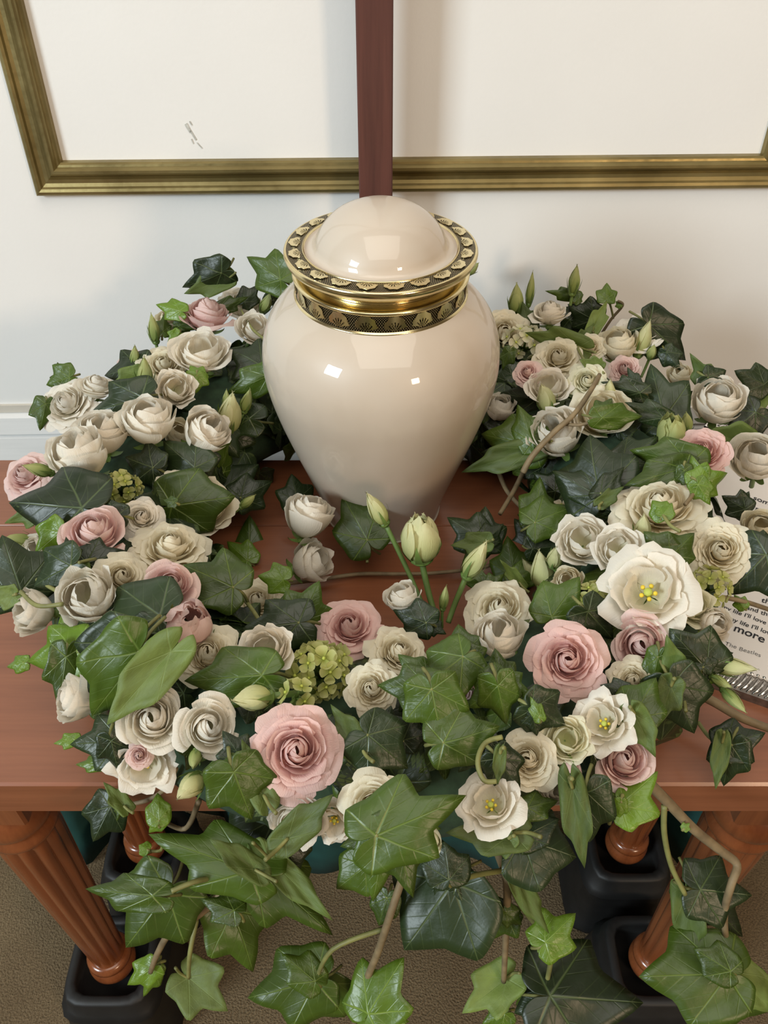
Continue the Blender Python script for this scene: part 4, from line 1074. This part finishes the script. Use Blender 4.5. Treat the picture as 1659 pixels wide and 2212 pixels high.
sprig('cc', 'cluster of glossy ivy leaves in the middle of the front flowers')
Lf('cc', 932, 1490, 958, 1612, 'm', .95, lift=.05, lobed=.9, tipd=0); Lf('cc', 930, 1488, 814, 1482, 'm', .7, lift=.05, lobed=.6); Lf('cc', 925, 1470, 862, 1412, 'm', .7, lift=.048, lobed=.4); Lf('cc', 1000, 1418, 904, 1490, 'm', .9, lift=.052, lobed=.6); Lf('cc', 1000, 1412, 990, 1348, 'm', 1.1, lift=.05, lobed=.5); Lf('cc', 1005, 1415, 1055, 1455, 'm', 1., lift=.05)
Lf('cc', 1080, 1476, 1010, 1530, 'm', 1.0, lift=.04, lobed=.8); Lf('cc', 1082, 1472, 1070, 1400, 'm', .9, lift=.04, lobed=.7); Lf('cc', 1085, 1478, 1150, 1500, 'm', .9, lift=.04); Lf('cc', 1075, 1480, 1095, 1570, 'm', .8, lift=.038)
Lf('cc', 958, 1605, 1082, 1572, 'm', .8, lift=.045, lobed=.4); Lf('cc', 965, 1600, 990, 1505, 'm', .6, lift=.044, lobed=.4); Lf('cc', 1150, 1530, 1225, 1570, 'd', 1.05, lift=.036, lobed=.7); Lf('cc', 1150, 1525, 1130, 1490, 'm', 1., lift=.036); Lf('cc', 1150, 1540, 1160, 1592, 'd', .9, lift=.034); Lf('cc', 1165, 1548, 1146, 1505, 'l', .6, lift=.046)
Lf('cc', 920, 1345, 846, 1318, 'd', .9, lift=.02); Lf('cc', 930, 1350, 965, 1370, 'd', .8, lift=.02); Lf('cc', 900, 1500, 860, 1540, 'd', .9, lift=.015)
sprig('ct', 'curly ivy tendril and small dark leaves left of the lower right spiral rose')
Lf('ct', 1030, 1612, 985, 1670, 'd', .9, lift=.03); Lf('ct', 1075, 1640, 1128, 1712, 'd', .8, lift=.036); Lf('ct', 1080, 1625, 1072, 1690, 'm', .35, lift=.042, flip=True, lobed=.1); Lf('ct', 1060, 1600, 1010, 1610, 'd', 1., lift=.02)
vine('ct', [(1085, 1592), (1048, 1605), (1032, 1645), (1045, 1685), (1072, 1688)], .0013, .0012, 'vine_green', .05)
sprig('mr', 'ivy vine hanging right of the front centre with light young leaves', 'ivy_vine', 'trailing ivy vines')
vine('mr', [(1060, 1790, .22), (1080, 1850, .21), (1095, 1900, .203), (1095, 1960, .197), (1092, 2040, .19), (1088, 2120, .182)], .0032, .0018); vine('mr', [(1100, 1900, .203), (1130, 1960, .195), (1170, 2010, .188), (1190, 2060, .185), (1182, 2118, .18)], .0026, .0016, 'vine_green')
Lf('mr', 1128, 1815, 1252, 1850, 'd', 1.15, Y=.205, lift=0, lobed=.2, tipd=0, bend=.2); Lf('mr', 1135, 1815, 1165, 1905, 'd', .8, Y=.207, lift=0, lobed=.2); Lf('mr', 1130, 1808, 1210, 1768, 'd', .7, Y=.209, lift=0, lobed=.2); Lf('mr', 1108, 1800, 960, 1800, 'm', .5, flip=True, lift=.02, lobed=.6); Lf('mr', 1100, 1810, 1055, 1850, 'm', .7, flip=True, lift=.02)
Lf('mr', 1092, 1972, 1058, 2035, 'm', 1.0, Y=.19, lift=0); Lf('mr', 1095, 1972, 1130, 2002, 'm', .9, Y=.19, lift=0); Lf('mr', 1178, 2036, 1246, 1972, 'l', .9, Y=.182, lift=0, lobed=.9); Lf('mr', 1180, 2040, 1218, 2060, 'l', .9, Y=.182, lift=0); Lf('mr', 1118, 1905, 1172, 2002, 'm', .3, Y=.192, lift=0, lobed=.1, flip=True)
Lf('mr', 1094, 2114, 1000, 2188, 'l', .7, Y=.176, lift=0, flip=True); Lf('mr', 1188, 2152, 1392, 2166, 'd', .95, Y=.168, lift=0, lobed=.6, tipd=0, bend=.2); Lf('mr', 1185, 2150, 1110, 2190, 'd', .9, Y=.17, lift=0, lobed=.5); Lf('mr', 1185, 2160, 1165, 2250, 'm', 1., Y=.17, lift=0); Lf('mr', 1090, 2190, 1040, 2215, 'l', .9, Y=.172, lift=0)
sprig('rf', 'ivy leaves drooping over the front right table edge')
Lf('rf', 1236, 1698, 1263, 1868, 'm', .27, lift=.03, lobed=.2, flip=True); Lf('rf', 1268, 1712, 1272, 1832, 'd', .75, lift=.026, lobed=.6); Lf('rf', 1275, 1708, 1330, 1720, 'd', .8, lift=.026); Lf('rf', 1340, 1740, 1422, 1664, 'l', .9, lift=.025, lobed=.95); Lf('rf', 1345, 1738, 1405, 1775, 'l', .9, lift=.025); Lf('rf', 1342, 1735, 1335, 1775, 'l', .7, lift=.025); Lf('rf', 1140, 1745, 1210, 1725, 'm', .7, lift=.02)
sprig('rm', 'ivy leaves under the pink rose on the right front')
Lf('rm', 1470, 1480, 1438, 1362, 'm', .35, flip=True, lift=.034, lobed=.1); Lf('rm', 1525, 1442, 1450, 1362, 'd', 1.0, lift=.03, lobed=.6); Lf('rm', 1520, 1440, 1535, 1395, 'd', .9, lift=.03); Lf('rm', 1366, 1552, 1418, 1462, 'm', .85, lift=.04, lobed=.3); Lf('rm', 1370, 1540, 1415, 1628, 'm', .5, lift=.034, flip=True, lobed=.2)
Lf('rm', 1452, 1478, 1502, 1588, 'd', .95, lift=.022, lobed=.6); Lf('rm', 1450, 1480, 1425, 1560, 'm', .6, flip=True, lift=.026); Lf('rm', 1455, 1475, 1525, 1490, 'd', .9, lift=.02); Lf('rm', 1350, 1492, 1296, 1480, 'd', .7, lift=.03); Lf('rm', 1505, 1425, 1592, 1408, 'd', .6, lift=.02); Lf('rm', 1490, 1460, 1560, 1475, 'l', .5, lift=.015); Lf('rm', 1420, 1420, 1405, 1500, 'm', .6, lift=.02)
Lf('rm', 1270, 1320, 1330, 1385, 'd', .9, lift=.012); Lf('rm', 1190, 1500, 1130, 1560, 'd', .9, lift=.01)
sprig('rv', 'thick ivy vine trailing down past the right table leg', 'ivy_vine', 'trailing ivy vines')
vine('rv', [(1400, 1690, .235), (1440, 1730, .232), (1500, 1792, .225), (1560, 1840, .22), (1592, 1868, .215), (1580, 1910, .205), (1565, 1970, .198), (1570, 2040, .19), (1585, 2095, .185)], .0034, .0018)
vine('rv', [(1435, 1740, .23), (1435, 1800, .222), (1450, 1870, .213), (1480, 1932, .203)], .0019, .0015, 'vine_green')
Lf('rv', 1512, 1922, 1632, 1935, 'd', 1.0, Y=.205, lift=0, lobed=.85, tipd=0); Lf('rv', 1515, 1930, 1608, 2030, 'd', .7, Y=.206, lift=0, lobed=.8); Lf('rv', 1482, 1932, 1502, 2062, 'm', .4, Y=.198, lift=0, lobed=.2, flip=True); Lf('rv', 1490, 1975, 1455, 2005, 'm', .9, Y=.2, lift=0)
Lf('rv', 1572, 2104, 1382, 2110, 'm', .8, Y=.17, lift=0, lobed=.35, tipd=0, bend=.2); Lf('rv', 1572, 2110, 1560, 2240, 'm', 1.0, Y=.171, lift=0, lobed=.3); Lf('rv', 1578, 2098, 1500, 2050, 'm', .8, Y=.173, lift=0, lobed=.3); Lf('rv', 1580, 2095, 1662, 2180, 'l', .55, Y=.172, lift=0, lobed=.2, flip=True); Lf('rv', 1478, 1790, 1490, 1778, 'l', 1., Y=.222, lift=0)
sprig('rt', 'ivy sprig lying on the bare table at the right below the silver frame')
vine('rt', [(1490, 1490), (1540, 1515), (1600, 1550), (1665, 1575)], .0034, .0026, 'vine', 0, z=TZ + .028); vine('rt', [(1508, 1560), (1530, 1590), (1552, 1605)], .0013, .0012, 'vine_green', 0, z=TZ + .03)
Lf('rt', 1568, 1608, 1655, 1582, 'd', .95, z=TZ + .045, lift=0); Lf('rt', 1580, 1610, 1560, 1706, 'd', .7, z=TZ + .03, lift=0, lobed=.6); Lf('rt', 1560, 1602, 1545, 1700, 'm', .3, z=TZ + .035, lift=0, lobed=.1, flip=True)
sprig('rg', 'ivy sprig at centre right behind the cream rose and pale buds')
Lf('rg', 1192, 1332, 1254, 1244, 'm', .9, lift=.034, lobed=.6); Lf('rg', 1195, 1330, 1160, 1262, 'm', .6, lift=.03); Lf('rg', 1112, 1248, 1096, 1154, 'm', .85, lift=.02, lobed=.7); Lf('rg', 1115, 1250, 1178, 1215, 'm', .7, lift=.02); Lf('rg', 1122, 1258, 1078, 1205, 'l', .35, lift=.026, flip=True); Lf('rg', 1150, 1185, 1210, 1180, 'd', 1., lift=.008); Lf('rg', 1155, 1180, 1110, 1120, 'd', .9, lift=.008)
Lf('rg', 1060, 1270, 1090, 1240, 'm', .9, lift=.004); Lf('rg', 1040, 1260, 1000, 1230, 'm', .8, lift=.0, z=TZ + .05)
sprig('ri', 'ivy sprig on bare table right of the urn foot')
Lf('ri', 1156, 1128, 1242, 1088, 'm', .85, lift=.03, lobed=.85, tipd=0); Lf('ri', 1158, 1122, 1168, 1028, 'm', .7, lift=.03, lobed=.6); Lf('ri', 1150, 1122, 1118, 1112, 'm', .9, lift=.03); Lf('ri', 1046, 1172, 1050, 1092, 'd', 1.0, lift=0, z=TZ + .06); Lf('ri', 1044, 1170, 966, 1115, 'd', .8, lift=0, z=TZ + .06); Lf('ri', 1048, 1168, 1090, 1130, 'd', .8, lift=0, z=TZ + .06); Lf('ri', 1046, 1172, 975, 1180, 'm', .6, flip=True, lift=0, z=TZ + .065); Lf('ri', 1040, 1172, 995, 1222, 'm', .7, lift=0, z=TZ + .06)
vine('ri', [(1135, 1010), (1110, 1060), (1080, 1110)], .0022, .0018, 'vine', .0, z=TZ + .05); vine('ri', [(1075, 1015), (1095, 1060), (1130, 1100)], .0022, .0018, 'vine', .0, z=TZ + .03)
sprig('rc', 'climbing ivy vine with a brown stem slanting up beside the urn on the right', 'ivy_vine', 'trailing ivy vines')
vine('rc', [(1130, 1020), (1150, 985), (1195, 935), (1240, 895), (1275, 845), (1295, 810)], .0026, .0018, 'vine', .055); vine('rc', [(1215, 915), (1250, 918), (1290, 908)], .0014, .0012, 'vine', .05)
Lf('rc', 1152, 962, 1036, 938, 'm', .75, lift=.05, lobed=.2); Lf('rc', 1150, 955, 1118, 872, 'm', .6, lift=.048, lobed=.3); Lf('rc', 1148, 972, 1038, 975, 'd', .5, lift=.04, lobed=.2); Lf('rc', 1152, 968, 998, 1020, 'm', .3, lift=.052, flip=True, lobed=.15); Lf('rc', 1300, 902, 1392, 900, 'm', .5, lift=.055, lobed=.4); Lf('rc', 1302, 895, 1325, 856, 'm', .9, lift=.052)
Lf('rc', 1290, 795, 1250, 775, 'l', .8, lift=.05, flip=True); Lf('rc', 1292, 795, 1300, 770, 'l', .8, lift=.05)
sprig('rd', 'very large dark ivy leaf with pale veins right of the urn')
Lf('rd', 1295, 1072, 1268, 935, 'd', 1.0, lift=.045, lobed=.4, tipd=.1); Lf('rd', 1290, 1070, 1192, 1015, 'd', .5, lift=.043, lobed=.3); Lf('rd', 1298, 1065, 1350, 1005, 'd', .5, lift=.042, lobed=.4); Lf('rd', 1345, 995, 1425, 940, 'd', .7, lift=.02); Lf('rd', 1200, 1060, 1150, 1020, 'd', .9, lift=.01); Lf('rd', 1300, 1085, 1345, 1050, 'm', .5, flip=True, lift=.045)
sprig('rb', 'broad ivy leaves standing high among the right-hand flowers')
Lf('rb', 1436, 902, 1405, 782, 'd', .85, lift=.045, lobed=.85, tipd=.1); Lf('rb', 1440, 900, 1504, 836, 'd', .5, lift=.044, lobed=.7); Lf('rb', 1432, 902, 1352, 868, 'd', .5, lift=.044); Lf('rb', 1382, 848, 1298, 826, 'd', .5, lift=.036); Lf('rb', 1375, 830, 1355, 792, 'd', .6, lift=.03); Lf('rb', 1490, 1002, 1360, 975, 'm', .6, lift=.04, lobed=.5); Lf('rb', 1480, 1010, 1355, 1046, 'm', .45, lift=.04, lobed=.3); Lf('rb', 1478, 1015, 1480, 1062, 'm', .7, lift=.036)
Lf('rb', 1508, 1046, 1578, 1022, 'l', .9, lift=.05, lobed=.95); Lf('rb', 1508, 1044, 1492, 985, 'l', .8, lift=.05); Lf('rb', 1508, 1046, 1535, 1092, 'l', .8, lift=.05); vine('rb', [(1508, 1046), (1495, 1070), (1480, 1090)], .0013, .0014, 'vine', .045)
sprig('re', 'ivy sprig leaving the picture at the right edge above the white lisianthus')
Lf('re', 1632, 890, 1572, 940, 'd', 1.0, lift=.012, lobed=.4); Lf('re', 1605, 962, 1532, 925, 'm', .8, lift=.03, flip=True, lobed=.2); Lf('re', 1650, 830, 1590, 800, 'd', .9, lift=.01, Y=.62); Lf('re', 1648, 842, 1590, 840, 'l', .5, flip=True, Y=.615, lift=0); Lf('re', 1640, 870, 1660, 835, 'l', .8, flip=True, Y=.61, lift=0); Lf('re', 1535, 835, 1492, 760, 'm', .5, lift=.03, flip=True); Lf('re', 1530, 815, 1582, 838, 'd', .8, lift=.028)
vine('re', [(1640, 868), (1625, 890), (1610, 905)], .0012, .0012, 'vine_green', 0, Y=.6)
sprig('rk', 'ivy sprig crowning the back right with a pale young leaf on top')
Lf('rk', 1402, 702, 1488, 782, 'd', .7, lift=.008, lobed=.5); Lf('rk', 1440, 760, 1470, 800, 'd', .8, lift=.01); Lf('rk', 1248, 748, 1134, 716, 'm', .42, lift=.036, flip=True, lobed=.4); Lf('rk', 1250, 746, 1280, 700, 'm', .5, lift=.036, flip=True); Lf('rk', 1282, 690, 1226, 660, 'd', 1., lift=.01); Lf('rk', 1282, 708, 1310, 652, 'l', .5, lift=.016, flip=True); Lf('rk', 1310, 645, 1312, 608, 'l', 1., lift=0, Y=.68); Lf('rk', 1145, 708, 1130, 655, 'm', .7, flip=True, lift=.02); Lf('rk', 1240, 640, 1178, 630, 'm', .4, lift=.01); Lf('rk', 1245, 650, 1262, 635, 'm', .8, lift=.01)
Lf('rk', 1340, 660, 1330, 650, 'l', 1., Y=.68, lift=0); vine('rk', [(1295, 728), (1320, 690), (1345, 660), (1335, 650)], .0015, .0012, 'vine', 0, Y=.68); vine('rk', [(1312, 640), (1320, 665), (1325, 688)], .001, .001, 'vine_green', 0, Y=.68); Lf('rk', 1230, 690, 1290, 700, 'd', .9, lift=.0); vine('rk', [(1248, 752), (1262, 778), (1285, 800)], .0012, .0012, 'vine_green', .04)
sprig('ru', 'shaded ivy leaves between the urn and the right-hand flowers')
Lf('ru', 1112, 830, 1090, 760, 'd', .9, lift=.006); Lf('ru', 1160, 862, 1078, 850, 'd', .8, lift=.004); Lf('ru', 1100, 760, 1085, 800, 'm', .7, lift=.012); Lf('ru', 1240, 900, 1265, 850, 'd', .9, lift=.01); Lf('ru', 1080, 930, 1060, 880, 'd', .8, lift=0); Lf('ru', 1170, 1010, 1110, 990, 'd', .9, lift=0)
sprig('rr', 'glossy dark ivy leaf at the right edge above the written card')
Lf('rr', 1655, 1198, 1572, 1285, 'd', 1.0, lift=.03, lobed=.5); Lf('rr', 1650, 1200, 1600, 1150, 'd', .9, lift=.032); Lf('rr', 1648, 1195, 1700, 1260, 'd', 1., lift=.03); Lf('rr', 1610, 1100, 1562, 1072, 'd', .9, lift=.006); Lf('rr', 1600, 1100, 1620, 1060, 'd', .9, lift=.006); Lf('rr', 1605, 1310, 1585, 1285, 'l', .9, lift=.01); vine('rr', [(1560, 1290), (1610, 1300), (1665, 1318)], .0015, .0015, 'vine', .012)
sprig('rx', 'small light ivy leaves on the wide cream rose at the right')
Lf('rx', 1446, 1200, 1392, 1152, 'm', .8, lift=.045, lobed=.3); Lf('rx', 1448, 1202, 1504, 1148, 'm', .8, lift=.045, lobed=.4); Lf('rx', 1432, 1112, 1408, 1080, 'l', 1.0, lift=.055, lobed=.2); Lf('rx', 1432, 1112, 1452, 1085, 'l', 1., lift=.055, lobed=.2); vine('rx', [(1432, 1112), (1448, 1135), (1470, 1148)], .0011, .0012, 'vine_green', .05); Lf('rx', 1510, 1120, 1560, 1135, 'd', .9, lift=.02)
for k_, o_ in SPRIG.items():
    if '_set' in o_: del o_['_set']
